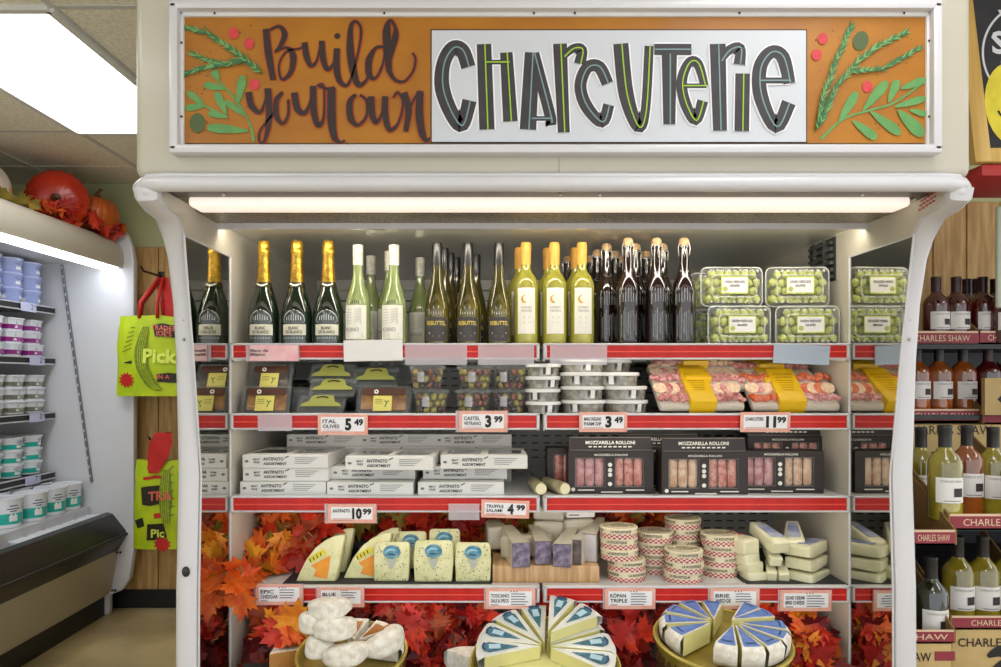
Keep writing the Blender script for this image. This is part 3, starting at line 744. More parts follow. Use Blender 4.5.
    for sx in ((-1, 1) if not short else (1,)):
        m = MB()
        if not short:
            for k in (-1, 1):
                a = [(k*.055,-.03,h*.97),(k*.05+.0,-.02,h+.08),(.06+k*.012,.01,hz-z0)]
                if sx < 0: a = [(k*.07,.02,h*.97),(k*.06,.02,h+.08),(.07+k*.01,.03,hz-z0)]
                m.tube(a, [.012,.013,.010], BRED, 4)
        else:
            vs = []; N = 8
            for j in range(N+1):
                v = j/N; wd = .03+.045*math.sin(v*PI*.8)
                for k in range(5):
                    vs.append((-.02+.06*v+wd*(k/2-1)*.9, -.05+noise.noise(Vector((k,j*.6,seed)))*.02, h*.86+(hz-z0-h*.86)*v))
            m.add(vs, [(j*5+k, j*5+k+1, (j+1)*5+k+1, (j+1)*5+k) for j in range(N) for k in range(4)], BRED)
        part('handle', m, t, 'red cloth handle', ang=180)
    if not short:
        m = MB(); N = 8; vs = []
        for j in range(N+1):
            v = j/N
            for k in range(5): vs.append((.115+(.05-.035*v)*(k/2-1)-.03*v, .02+noise.noise(Vector((k,j*.7,9)))*.015, h*.9+(hz-z0-h*.9)*v))
        m.add(vs, [(j*5+k, j*5+k+1, (j+1)*5+k+1, (j+1)*5+k) for j in range(N) for k in range(4)], BRED)
        part('lining', m, t, 'red cloth bunched at the peg', ang=180)
    return t
YB = 4.40
tote('lime green tote bag with a pickle print and red handles, upper one', X_(117,YB), X_(184,YB), Z_(396,YB), Z_(316,YB), YB, Z_(277,YB), 2, False)
tote('lime green tote bag with black and red print, lower one', X_(134,YB), X_(187,YB), Z_(548,YB), Z_(460,YB), YB, Z_(432,YB), 6, True)
for px, py, d in ((160,276,'upper'),(167,437,'lower')):
    x = X_(px,4.6); z = Z_(py,4.6)
    m = MB().tube([(0,0,0),(0,-.24,0),(0,-.27,.02)], .007, M_dark, 8); m.box((-.02,-.006,-.03), (.02,0,.03), M_dark, .003)
    solo('peg_hook', m, 'black metal peg on the pine boards holding the %s lime tote bag' % d, 'hook', (x, 4.62, z))
# ================================================================ wine rack on the right
KR = mat('kraft_brown_inside', (134,104,60), .85, var=.12, scale=50); BURG = mat('burgundy_band', (140,44,58), .55, var=.12, scale=30); CREAM = mat('cream_print', (216,190,160), .6); BOXT = mat('tan_box', (190,164,110), .75, var=.08, scale=20)
rack = thing('wine_rack', 'tall wine shelving filled with boxed bottles to the right of the cooler', 'shelving', (2.4, 3.1, 0))
m = MB(); m.box((-1.1,.20,0), (1.4,.24,Z_(335,2.95)), M_dark); part('back_board', m, rack)
for py, Y, d in ((341,2.95,.35),(412,2.95,.35),(521,2.35,.6),(618,2.35,.6)):
    z = Z_(py,Y-.12); m = MB().box((-1.1,-.25-(.0 if d < .5 else .62),z-.03), (1.4,.22,z-.012), M_dark); part('shelf', m, rack)
def wine(gl, lqd, cap, dark=False):
    t = thing('wine_bottle', 'wine bottle', 'wine bottle', group='bottled wine on the right rack')
    m = MB().lathe([(0,.004),(.033,0),(.0405,.006),(.0415,.02),(.0415,.155),(.040,.168),(.033,.183),(.021,.196),(.0155,.207),(.0145,.225),(.0145,.262),(0,.262)], gl, 20); part('glass', m, t)
    m = MB().lathe([(.0160,.200),(.0160,.255),(.0168,.2565),(.0168,.266),(.015,.268),(0,.268)], cap, 16); part('capsule', m, t)
    m = MB(); label_patch(m, .0415, .078, .055, .125, mat('label_white', (226,224,220), .6, var=.03)); lab = part('paper_label', m, t, 'white paper label')
    m = MB(); f = wrap(.0415, off=.0012)
    m.text('CHARLES SHAW', M_ink2b, .008, None, lambda q: f(Vector((q.x, q.y, q.z+.115))), width=.055)
    m.stroke([(.004+.0052*k,.084) for k in range(6)], .024, mat('label_vignette', (60,50,54), .6, var=.4, scale=90), fn=f, smooth=False); m.stroke([(-.02+.0088*k,.061) for k in range(6)], .002, M_ink2b, fn=f, smooth=False)
    part('lettering', m, lab)
    return Proto(t)
M_ink2b = mat('label_grey_print', (110,104,110), .6)
glass = lambda n, c: mat(n, c, .06, coat=.8, c2=tuple(int(x*.62) for x in c), scale=9, stretch=(1,1,.6), spec=.8)
W_red = wine(glass('ruby_glass', (96,20,18)), None, mat('cap_maroon', (50,18,24), .35)); W_rose = wine(glass('amber_rose_glass', (176,92,34)), None, mat('cap_black', (34,33,36), .35))
W_wht = wine(glass('straw_glass', (170,156,44)), None, MATS['cap_black']); W_olv = wine(glass('dark_green_glass', (34,44,26)), None, MATS['cap_black'])
def tray(px0, px1, pyt, pyb, Y, label, txt, left_slope=False, depth=.30, side_px=None, name='wine_tray'):
    x0, x1 = max(X_(px0,Y), 1.13), X_(px1,Y); zt, zb = Z_(pyt,Y), Z_(pyb,Y)
    t = thing(name, label, 'cardboard box', ((x0+x1)/2, Y, zb), group='cut-open wine trays')
    w_ = (x1-x0)/2; h = zt-zb
    m = MB(); m.box((-w_,0,0), (w_,.004,h), CREAM); m.box((-w_,0,0), (w_,depth,.006), KR)
    part('tray', m, t)
    m = MB(); m.box((-w_+.0005,-.0015,h*.12), (w_-.0005,-.0003,h*.86), BURG); part('band', m, t, 'burgundy printed band')
    for s in (-1, 1):
        m = MB(); m.prism([(0,0),(depth,0),(depth,h+.20),(0,h)], .005, KR, TR(s*w_-(.005 if s < 0 else 0)+.005, 0, 0, 0, 0, PI/2)); part('cut_side', m, t, 'sloping cut cardboard side')
    if txt:
        m = MB(); m.text(txt, CREAM, h*.62, TR(0,-.0022,h*.49), width=min(w_*1.5, h*.62*7.5), bold=.0); part('lettering', m, t)
    return t
RG = 'bottled wine on the right rack'
def put(P, px, pyt, Y, label, rz=0):
    """stand a bottle so that its top shows at pyt"""
    P((X_(px,Y), Y, Z_(pyt,Y)-.268), (0,0,rz), label, RG, (1.16,1.16,1) if Y > 2.5 else (1.04,1.04,1))
# row 1
for px, dy, P, l in ((936,0,W_red,'red wine bottle beside the cooler\'s right post on the rack\'s top row'),(956,.0,W_red,'red wine bottle with a tall black cap, second in the rack\'s top row'),(967,.11,W_red,'red wine bottle standing just behind the second one in the top row'),
    (983,0,W_red,'red wine bottle with white label, right of centre in the rack\'s top row'),(995,.14,W_red,'red wine bottle in the back of the top row near the right edge'),(1003,-.05,W_red,'red wine bottle cut by the right edge in the rack\'s top row'),(975,.18,W_red,'dark bottle glimpsed at the back of the rack\'s top row')):
    put(P, px, 277+(2 if dy > .05 else 0), 2.95+dy, l)
tray(905,979,331,345,2.88,'burgundy-banded wine tray on the rack\'s top row, next to the cooler','CHARLES SHAW'); tray(979.5,1045,331,344,2.88,'burgundy-banded wine tray on the rack\'s top row, cut by the right edge','CHARLES SHAW')
# row 2
for px, P, l in ((917,W_rose,'amber wine bottle mostly hidden behind the cooler\'s right post, second row'),(939,W_rose,'amber rose wine bottle, left one in the rack\'s second row'),(963,W_rose,'amber rose wine bottle, middle one in the rack\'s second row'),(988,W_red,'dark red wine bottle behind a slanted cardboard side, second row'),(1008,W_red,'red wine bottle at the right edge of the second row')):
    put(P, px, 346, 2.95, l)
tray(905,983,409,422,2.86,'burgundy-banded wine tray on the rack\'s second row, next to the cooler','CHARLES SHAW'); tray(984,1050,411,424,2.84,'burgundy-banded wine tray on the rack\'s second row, at the right edge','')
t = thing('wine_box', 'tan cardboard wine box standing in the rack\'s second row, with a black diamond', 'cardboard box', (X_(1010,2.80), 2.80, Z_(415,2.80)))
w_ = 25*2.8/730; h = 37*2.8/730
m = MB().prism([(-w_,0),(w_,0),(w_,h),(-w_+.0,h)], .02, BOXT); part('panel', m, t)
m = MB().prism([(-w_*.30,h*.42),(.02,h*.12),(.12,h*.42),(.02,h*.78)], .001, M_black, TR(-.02,-.0015,0)); part('diamond', m, t, 'black diamond mark')
# box behind row-3 necks
t = thing('wine_box', 'tan wine box with printed name behind the necks of the third row', 'cardboard box', (X_(945,2.80), 2.80, Z_(452,2.80)))
m = MB().box((-.17,0,0), (.34,.28,27*2.8/730), BOXT, .003); part('carton', m, t)
m = MB().text('CHARLES SHAW', M_ink, .05, TR(.01,-.002,.085), width=.34); part('lettering', m, t)
# row 3
for px, top, Y, P, l in ((921,427,2.24,W_wht,'white wine bottle against the cooler\'s right post, third row'),(945,425,2.05,W_wht,'straw-coloured white wine bottle in front of the third row, large white label'),(967,425,2.22,W_rose,'amber wine bottle right of the straw-coloured one, third row'),(993,427,2.22,W_wht,'white wine bottle near the right edge, third row')):
    put(P, px, top, Y, l, -.15)
tray(950,1050,514,530,1.995,'burgundy-banded wine tray holding the third row, at the right','CHARLES SHAW', depth=.34); tray(880,955,530,545,1.955,'burgundy-banded wine tray of the third row, partly behind the cooler\'s post','CHARLES SHAW', depth=.34)
# row 4
for px, top, Y, P, l in ((958,536,2.2,W_wht,'straw-coloured bottle, left one in the rack\'s fourth row'),(983,536,2.2,W_wht,'straw-coloured bottle, middle one in the rack\'s fourth row'),(1008,536,2.2,W_wht,'straw-coloured bottle at the right edge of the fourth row'),(931,556,2.08,W_olv,'dark green wine bottle beside the cooler\'s post, fourth row')):
    put(P, px, top, Y, l, -.1)
tray(952,1050,616,629,2.10,'burgundy-banded wine tray holding the fourth row, at the right','CHARLES SHAW', depth=.3); tray(890,954,630,643,2.0,'burgundy-banded wine tray of the fourth row, low beside the cooler\'s post','SHAW', depth=.3)
for px0, px1, pt, Y, l, tx in ((952,1050,630,2.10,'tan wine carton with printed name at the bottom right corner','CHARLES SHAW'),(890,952,644,2.0,'tan wine carton low beside the cooler\'s right post','SHAW')):
    x0, x1 = max(X_(px0,Y), 1.13), X_(px1,Y); t = thing('wine_carton', l, 'cardboard box', ((x0+x1)/2, Y, Z_(720,Y))); w_ = (x1-x0)/2; h = Z_(pt,Y)-Z_(720,Y)
    part('carton', MB().box((-w_,0,0), (w_,.28,h), BOXT, .003), t)
    m = MB().text(tx, M_ink, .034, TR(.0 if tx == 'CHARLES SHAW' else -.03,-.002,h-.035), width=.25 if len(tx) > 5 else .08, bold=.01); part('lettering', m, t)
    m = MB()
    if len(tx) > 5: m.stroke([(-.04,h-.075),(.0,h-.06),(.06,h-.07),(.1,h-.065)], [.01,.035,.03,.02], M_black, y=-.002); m.stroke([(-.04,h-.14),(.03,h-.10),(.12,h-.11)], [.02,.06,.06], M_black, y=-.002)
    else: m.box((.02,-.002,h-.045), (.075,-.001,h-.02), BURG); m.prism([(.0,h-.12),(.045,h-.07),(.08,h-.09),(.05,h-.15)], .001, M_black, TR(0,-.002,0))
    part('printed_art', m, t)
# chalkboard sign above
PALE = mat('pale_pine_frame', (206,172,98), .5, c2=(184,146,72), scale=5, stretch=(6,6,.5)); CHK = mat('chalkboard', (46,46,50), .8, var=.2); CHW = mat('chalk_white', (206,208,214), .8); CHY = mat('chalk_yellow', (222,206,60), .7, var=.15)
Y = 2.0; bx = X_(984,Y); bz = Z_(163,Y)
t = thing('chalkboard_sign', 'pine-framed chalkboard with white lettering and a yellow oval at the top right corner', 'sign', (bx, Y, bz), (-.10,0,0))
h = .56
part('slate', MB().box((-.01,.004,.01), (.5,.012,h), CHK), t, 'black slate')
m = MB(); m.box((-.03,-.012,0), (.015,.016,h+.02), PALE, .003, T=TR(0,0,0,0,-.045,0)); m.box((-.02,-.010,0), (.5,.014,.04), PALE, .003); part('frame', m, t)
m = MB(); m.stroke([(.02+.16-.16*math.cos(a*.3),.26+.16*math.sin(a*.3)+.05) for a in range(-2,6)], .006, CHW, y=.003)
m.text('W', CHW, .07, TR(.11,.002,.42), bold=.03).text('SM', CHW, .09, TR(.10,.002,.35), bold=.03).text('R', CHW, .07, TR(.09,.002,.27), bold=.03)
part('chalk_lettering', m, t)
m = MB(); m.disc((.09,.17), .075, .12, CHY, y=.002, n=28); part('yellow_oval', m, t)
m = MB().stroke([(.05,.15),(.06,.135),(.075,.15),(.085,.17)], .006, M_black, y=.001); m.stroke([(.075,.21),(.10,.20)], .01, M_black, y=.001); part('drawn_face', m, t)
m = MB(); m.box((X_(970,2.05),2.0,bz-.035), (X_(970,2.05)+.7,2.25,bz-.003), mat('red_ledge', (170,40,40), .5), .004)
solo('display_ledge', m, 'narrow red ledge under the chalkboard at the upper right', 'shelf')
m = MB().lathe([(0,0),(.03,.0),(.034,.01),(.03,.03),(0,.036)], mat('brown_roll', (130,84,50), .6, var=.3), 12); solo('wooden_knob', m, 'small brown wooden knob on the red ledge under the chalkboard', 'ornament', (X_(999,2.02),2.03,bz-.002))
Y = 2.85; t = thing('framed_notice', 'pale framed notice on the pine wall at the right edge', 'notice', (X_(997,Y), Y, Z_(308,Y)))
m = MB().box((0,0,0), (.3,.015,.40), mat('pale_frame', (190,198,178), .4), .01, 3); part('frame', m, t); part('sheet', MB().box((.025,-.003,.03), (.27,0,.37), M_paper), t)
# ================================================================ bottles on the top shelf
Z1 = DECK[1]+.0005
def bottle(name, cat, group, prof, gl, capprof, capm, deco, n=22):
    t = thing(name, name, cat, group=group)
    part('glass', MB().lathe(prof, gl, n), t)
    part('capsule', MB().lathe(capprof, capm, 16), t)
    deco(t)
    return Proto(t)
LG = mat('pale_green_glass', (158,170,118), .05, coat=.6, c2=(128,142,84), scale=8, stretch=(2,2,.5))
BG = mat('champagne_glass', (22,44,24), .05, coat=.9, c2=(12,26,14), scale=6, spec=.8)
OG = mat('olive_glass', (104,92,24), .05, coat=.7, c2=(52,48,16), scale=9, stretch=(2,2,.5))
YG = mat('straw_green_glass', (176,170,74), .05, coat=.5, c2=(146,142,52), scale=9, stretch=(2,2,.5))
KG = mat('black_brown_glass', (20,14,14), .05, coat=.9, c2=(36,18,16), scale=7)
LW = mat('label_ivory', (234,232,220), .6, var=.03, scale=20); LC_ = mat('label_charcoal', (66,62,62), .55, var=.15, scale=40)
def deco_champ(t):
    m = MB(); label_patch(m, .0470, .075, .030, .062, mat('label_cream', (222,218,196), .55))
    lb = part('front_label', m, t, 'cream lower label')
    m = MB(); f = wrap(.0470, off=.0014)
    m.text('BLANC', M_black, .013, None, lambda q: f(Vector((q.x,q.y,q.z+.051))), width=.030, bold=.02); m.text('DE BLANCS', M_black, .012, None, lambda q: f(Vector((q.x,q.y,q.z+.039))), width=.048, bold=.02)
    part('lettering', m, lb)
    m = MB(); f = lambda q: Vector((0,0,0))
    prf = [(0,.047),(.09,.047),(.14,.037),(.185,.0225),(.2,.0205)]
    def rad(z):
        for (a, ra), (b, rb) in zip(prf, prf[1:]):
            if z <= b: return ra+(rb-ra)*(z-a)/(b-a)
        return .02
    def wf(q):
        r = rad(q.z)+.0012-q.y; a = -PI/2+q.x/r; return Vector((r*math.cos(a), r*math.sin(a), q.z))
    WF = mat('white_glass_print', (188,194,190), .45)
    m.stroke([(-.034,.072),(-.026,.092),(0,.106),(.026,.092),(.034,.072)], .0028, WF, fn=wf)  # arch with bars: a light reflection painted on the glass
    for k in range(-3, 4): m.stroke([(k*.007,.074),(k*.007,.094-abs(k)*.003)], .0026, WF, fn=wf, smooth=False)
    m.stroke([(-.032,.070),(.032,.070)], .0018, WF, fn=wf)
    for k in range(-4, 4): m.stroke([(k*.008,.018),(k*.008+.004,.024)], .002, WF, fn=wf, smooth=False)
    part('glass_print', m, t, 'white print on the green glass')
    m = MB(); m.lathe([(.0385,.1385,mat('collar_black', (40,36,24), .4)),(.0232,.183),(.0228,.190)], MATS['collar_black'], 20)
    m = MB(); m.lathe([(.0262,.176),(.0236,.184),(.0222,.192)], mat('collar_dark', (54,48,26), .4), 20)
    m.stroke([(-.018,.187),(0,.180),(.018,.187)], .005, LW, y=-.004, fn=wf); part('neck_collar', m, t, 'dark collar label with pale ribbon')
    m = MB(); wt = lambda q: wf(q)+Vector((0,-.0012,0))
    vs = MB().text('LA BURGONDIE', mat('foil_print', (120,84,20), .5), .013, width=.075, bold=.01)
    m.add([Vector((0,0,0))+wf(Vector((-q.z*1.0, -.0024, .235+q.x))) for q in vs.v], vs.f, MATS['foil_print'])
    part('foil_lettering', m, t)
P = bottle('sparkling_wine_bottle', 'wine bottle', 'gold-foiled sparkling wines', [(0,.004),(.040,0),(.0465,.006),(.0470,.09),(.0455,.105),(.037,.14),(.028,.165),(.0225,.185),(.0175,.21),(.0155,.28),(0,.28)], BG,
    [(.0222,.186),(.0200,.215),(.0182,.250),(.0172,.274),(.0192,.280),(.0196,.288),(.0178,.293),(.0190,.306),(.0165,.317),(.0090,.3215),(0,.322)], M_gold, deco_champ, 26)
for px, l in ((264,'left of three'),(297,'middle of three'),(328.5,'right of three')):
    P((X_(px,2.225), 2.225, Z1), (0,0,random.uniform(-.1,.1)), 'dark green sparkling wine bottle with gold foil, %s on the top shelf' % l)
def deco_kono(t):
    m = MB(); label_patch(m, .0385, .074, .018, .120, LW); lb = part('front_label', m, t, 'ivory label with woven line pattern')
    m = MB(); f = wrap(.0385, off=.0012); GY = mat('label_line_grey', (130,130,120), .6)
    m.text('KONO', M_ink2b, .017, None, lambda q: f(Vector((q.x-.008,q.y,q.z+.047))), width=.042)
    for k in range(6):
        m.stroke([(.0,.066+k*.008),(.014,.078+k*.006)], .0012, GY, fn=f, smooth=False); m.stroke([(.014,.072+k*.008),(.020,.064+k*.008)], .0012, GY, fn=f, smooth=False)
        m.stroke([(-.024,.066+k*.008),(-.008,.066+k*.008)], .0008, GY, fn=f, smooth=False)
    for k in range(3): m.stroke([(-.026,.036-k*.005),(.024,.036-k*.005)], .0008, GY, fn=f, smooth=False)
    part('lettering', m, lb)
    m = MB(); q = lambda z: .0385 if z < .125 else .0385-(z-.125)*.32
    wf = lambda p: Vector(((q(p.z)+.001)*math.cos(-PI/2+p.x/q(p.z)), (q(p.z)+.001)*math.sin(-PI/2+p.x/q(p.z)), p.z))
    m.stroke([(-.018,.124),(-.013,.137),(0,.144),(.013,.137),(.018,.124)], .0024, mat('glass_glare_print', (196,204,186), .4), fn=wf)  # reflected light painted on as a pale arch with dark bars
    for k in range(-2, 3): m.stroke([(k*.006,.124),(k*.0055,.136)], .0022, mat('dark_print', (50,60,34), .5), fn=wf, smooth=False)
    part('glass_print', m, t)
K = bottle('white_wine_bottle', 'wine bottle', 'pale green wines with ivory screw caps', [(0,.004),(.033,0),(.038,.006),(.0385,.02),(.0385,.122),(.036,.137),(.028,.165),(.020,.192),(.0155,.215),(.0145,.24),(.0145,.27),(0,.27)], LG,
    [(.0158,.243),(.0160,.302),(.0150,.3055),(0,.306)], mat('ivory_cap', (226,224,208), .45, c2=(196,192,172), scale=70), deco_kono)
for px, Y, l in ((358,2.22,'front left'),(394,2.22,'front right'),(371,2.42,'behind and right of the front left one'),(389.5,2.33,'just behind the front right one'),(420,2.46,'standing back between the ivory and the black caps')):
    K((X_(px,Y), Y, Z1), (0,0,-.1), 'pale green wine bottle with ivory cap, %s' % l)
def deco_reb(t):
    m = MB(); label_patch(m, .0385, .072, .012, .084, LC_); lb = part('front_label', m, t, 'charcoal label')
    m = MB(); f = wrap(.0385, off=.0012)
    m.text('REBUTTEL', mat('gold_print', (220,196,90), .5), .017, None, lambda q: f(Vector((q.x,q.y,q.z+.066))), width=.058, bold=.02)
    m.stroke([(-.022,.036),(.022,.036)], .0035, MATS['label_ivory'], fn=f, smooth=False)
    for z in (.016,.080): m.stroke([(-.033,z),(.033,z)], .001, MATS['gold_print'], fn=f, smooth=False)
    m.stroke([(-.012,.027),(.012,.027)], .001, MATS['gold_print'], fn=f, smooth=False); part('lettering', m, lb)
    m = MB(); q = lambda z: .0385 if z < .10 else .0385-(z-.10)*.24
    wf = lambda p: Vector(((q(p.z)+.001)*math.cos(-PI/2+p.x/q(p.z)), (q(p.z)+.001)*math.sin(-PI/2+p.x/q(p.z)), p.z))
    GP = mat('pale_arch_print', (176,176,156), .4)
    m.stroke([(-.022,.092),(-.020,.112),(-.010,.128),(.010,.128),(.020,.112),(.022,.092)], .0026, GP, fn=wf)
    for k in range(-2, 3): m.stroke([(k*.0075,.092),(k*.007,.120-abs(k)*.004)], .0022, GP, fn=wf, smooth=False)
    part('glass_print', m, t, 'pale arch print on the glass')
Rb = bottle('white_wine_bottle', 'wine bottle', 'olive glass wines with black screw caps', [(0,.004),(.033,0),(.038,.006),(.0385,.02),(.0385,.10),(.037,.12),(.030,.155),(.021,.19),(.0155,.22),(.0145,.24),(.0145,.27),(0,.27)], OG,
    [(.0155,.243),(.0158,.302),(.0148,.3105),(0,.311)], mat('black_screw_cap', (28,26,28), .3, coat=.3), deco_reb)
for px, Y, l in ((437,2.22,'front left'),(468,2.22,'front middle'),(499,2.22,'front right'),(444,2.31,'second back behind the left one'),(450,2.395,'third back behind the left one'),(456,2.48,'furthest back behind the left one'),(476,2.42,'behind the middle one')):
    Rb((X_(px,Y), Y, Z1), (0,0,0), 'olive green wine bottle with black cap, %s' % l)
def deco_moon(t):
    m = MB(); label_patch(m, .0370, .056, .034, .172, LW); lb = part('front_label', m, t, 'tall white label')
    m = MB(); f = wrap(.0370, off=.0012); GO = mat('moon_gold', (206,160,40), .4)
    o = [(-.004+.0125*math.cos(a), .138+.0125*math.sin(a)) for a in [x*.26+PI*.42 for x in range(14)]]; i_ = [(.000+.0105*math.cos(a), .140+.0105*math.sin(a)) for a in [x*.26+PI*.42 for x in range(13, -1, -1)]]
    pts = o+i_; N = 14
    m.add([f(Vector((x,0,z))) for x, z in pts], [(k, k+1, 2*N-2-k, 2*N-1-k) for k in range(N-1)], GO)
    for j, s in enumerate(('HONEY','MOON')): m.text(s, M_ink2b, .010, None, lambda q: f(Vector((q.x,q.y,q.z+.113-j*.010))), width=.030)
    for z in (.085,.081,.068): m.stroke([(-.010,z),(.010,z)], .0008, M_ink2b, fn=f, smooth=False)
    m.disc((0,.047), .002, .004, M_black, 0, 8, None); part('lettering', m, lb)
Mn = bottle('white_wine_bottle', 'wine bottle', 'straw wines with yellow capsules', [(0,.004),(.034,0),(.0368,.006),(.0370,.02),(.0370,.180),(.0350,.194),(.028,.209),(.0185,.222),(.0150,.234),(.0145,.27),(0,.27)], YG,
    [(.0156,.245),(.0158,.285),(.0166,.2855),(.0162,.305),(.0140,.3125),(0,.313)], mat('yellow_capsule', (228,172,72), .45, var=.08, scale=30), deco_moon)
for px, Y, l in ((526,2.22,'front left'),(554.5,2.22,'front middle'),(582,2.22,'front right'),(519.5,2.31,'behind the left one'),(548,2.315,'behind the middle one'),(575.5,2.31,'behind the right one')):
    Mn((X_(px,Y), Y, Z1), (0,0,0), 'straw-coloured wine bottle with yellow capsule, %s' % l)
def deco_dark(t):
    m = MB(); q = lambda z: .0345 if z < .165 else .0345-(z-.165)*.30
    wf = lambda p: Vector(((q(p.z)+.0008)*math.cos(-PI/2+p.x/q(p.z)), (q(p.z)+.0008)*math.sin(-PI/2+p.x/q(p.z)), p.z))
    FR = mat('frosted_print', (150,156,160), .5, var=.3, scale=120); rnd = random.Random(4)
    m.stroke([(-.027,.12),(-.027,.160),(-.018,.176),(.018,.176),(.027,.160),(.027,.12)], .003, FR, fn=wf)  # upper arch and its bars are a painted reflection, the rest frosted print
    for k in range(-3, 4): m.stroke([(k*.0078,.128),(k*.0078,.170)], .0022, FR, fn=wf, smooth=False)
    for k in range(-5, 6): m.stroke([(k*.005+rnd.uniform(-.001,.001),.012+rnd.uniform(0,.03)),(k*.005,.118-rnd.uniform(0,.03))], rnd.uniform(.0008,.0024), FR, fn=wf, smooth=False)
    for z in (.012,.022,.032,.118,.124): m.stroke([(-.024,z),(.024,z)], .0022, FR, fn=wf, smooth=False)
    m.stroke([(-.016,.222),(0,.230),(.016,.222),(0,.218),(-.016,.222)], .002, FR, fn=lambda p: wf(Vector((p.x*.8,0,p.z)))+Vector((0,.0,0)))
    part('glass_print', m, t, 'frosted pale print')
    m = MB(); WR = mat('bail_wire', (190,186,176), .3, metal=.8)
    for s in (-1, 1): m.tube([(s*.015,-.004,.270),(s*.0175,-.004,.292),(s*.013,-.004,.312),(0,-.004,.322)], .0013, WR, 6)
    m.tube([(-.012,-.013,.296),(0,-.0165,.298),(.012,-.013,.296)], .0013, WR, 6); m.tube([(0,-.0165,.296),(-.003,-.0175,.275),(0,-.0185,.262),(.003,-.0175,.275),(0,-.0165,.296)], .0012, WR, 6)
    part('wire_bail', m, t, 'steel wire swing closure')
Dk = bottle('swing_top_bottle', 'bottle', 'dark swing-top bottles', [(0,.004),(.031,0),(.034,.006),(.0345,.02),(.0345,.160),(.032,.184),(.024,.205),(.0170,.225),(.0140,.25),(.0135,.290),(.0155,.292),(.0155,.300),(0,.300)], KG,
    [(.0125,.300),(.0145,.303),(.0150,.315),(.011,.322),(0,.3235)], mat('stopper_tan', (232,190,134), .5, c2=(176,140,104), scale=90), deco_dark)
for px, Y, l in ((628,2.20,'front left'),(656.5,2.20,'front middle'),(684,2.20,'front right, next to the grapes'),(606.5,2.29,'just right of the yellow capsules'),(597,2.40,'half hidden right of the yellow capsules'),(635.5,2.29,'second back behind the front left one'),(662.5,2.29,'second back behind the front middle one'),
      (615,2.42,'back row, left of the front left one'),(646,2.42,'back row, between the front left and middle ones'),(567.5,2.52,'far back between two yellow capsules'),(590,2.52,'far back right of the yellow capsules'),(622,2.52,'furthest back, second from the left')):
    Dk((X_(px,Y), Y, Z1), (0,0,random.uniform(-.2,.2)), 'dark swing-top bottle, %s' % l)
# ================================================================ grapes in clamshells
GRP = mat('green_grape', (198,204,116), .3, coat=.25, c2=(172,184,84), scale=5); LBG = mat('label_yellow_green', (214,222,120), .6)
def clamshell():
    t = thing('grape_clamshell', 'x', 'food container', group='clear clamshells of green grapes')
    W, D, H = .094, .10, .118; m = MB()
    def ring(y, ins, r=.018):
        pts = []
        for cx_, cz_, a0 in ((W-ins-r, H-ins-r, 0), (-W+ins+r, H-ins-r, PI/2), (-W+ins+r, ins+r, PI), (W-ins-r, ins+r, 3*PI/2)):
            for k in range(4):
                a = a0+k*PI/6; pts.append((cx_+r*math.cos(a), y, cz_+r*math.sin(a)))
        return pts
    R0 = [ring(.0,.016), ring(.004,.012), ring(.020,.008), ring(.022,.0), ring(.026,.0), ring(.028,.008), ring(D,.018)]
    n = len(R0[0]); vs = [p for r in R0 for p in r]
    m.add(vs, [(j*n+i, j*n+(i+1)%n, (j+1)*n+(i+1)%n, (j+1)*n+i) for j in range(len(R0)-1) for i in range(n)], M_clear); m.add(R0[-1], [tuple(range(n))], M_clear)
    part('tray', m, t, 'clear plastic tray')
    m = MB(); m.add(R0[0], [tuple(range(n))[::-1]], M_clear)
    inn = ring(-.0015, .026, .014); RM = clear('clear_ridge', (244,246,240), .5, .15); m.tube(inn+[inn[0]], .0018, RM, 5); m.tube(R0[3]+[R0[3][0]], .0022, RM, 5)
    for k in range(9):
        m.ell((-W+.026+k*.0175, .004, H-.012), (.005,.004,.004), RM, 8, 5); m.ell((-W+.026+k*.0175, .004, .012), (.005,.004,.004), RM, 8, 5)
    part('lid', m, t, 'clear lid with raised ridge')
    m = MB(); m.box((-.040,-.003,.036), (.042,-.0018,.088), LBG, .002); m.box((-.037,-.0034,.040), (.039,-.003,.084), M_paper)
    lb = part('label', m, t, 'white label with yellow-green edge')
    m = MB(); m.text('GREEN SEEDLESS', M_black, .010, TR(0,-.004,.072), width=.062, bold=.02).text('GRAPES', M_black, .010, TR(0,-.004,.060), width=.030, bold=.02)
    m.ell((-.028,-.0035,.050), (.008,.0006,.008), GRP, 10, 4); part('lettering', m, lb)
    return Proto(t)
CL = clamshell()
gm = MB().ell((0,0,0), (.0122,.0122,.0145), GRP, 14, 9).build('grape')
g0 = None; rnd = random.Random(11)
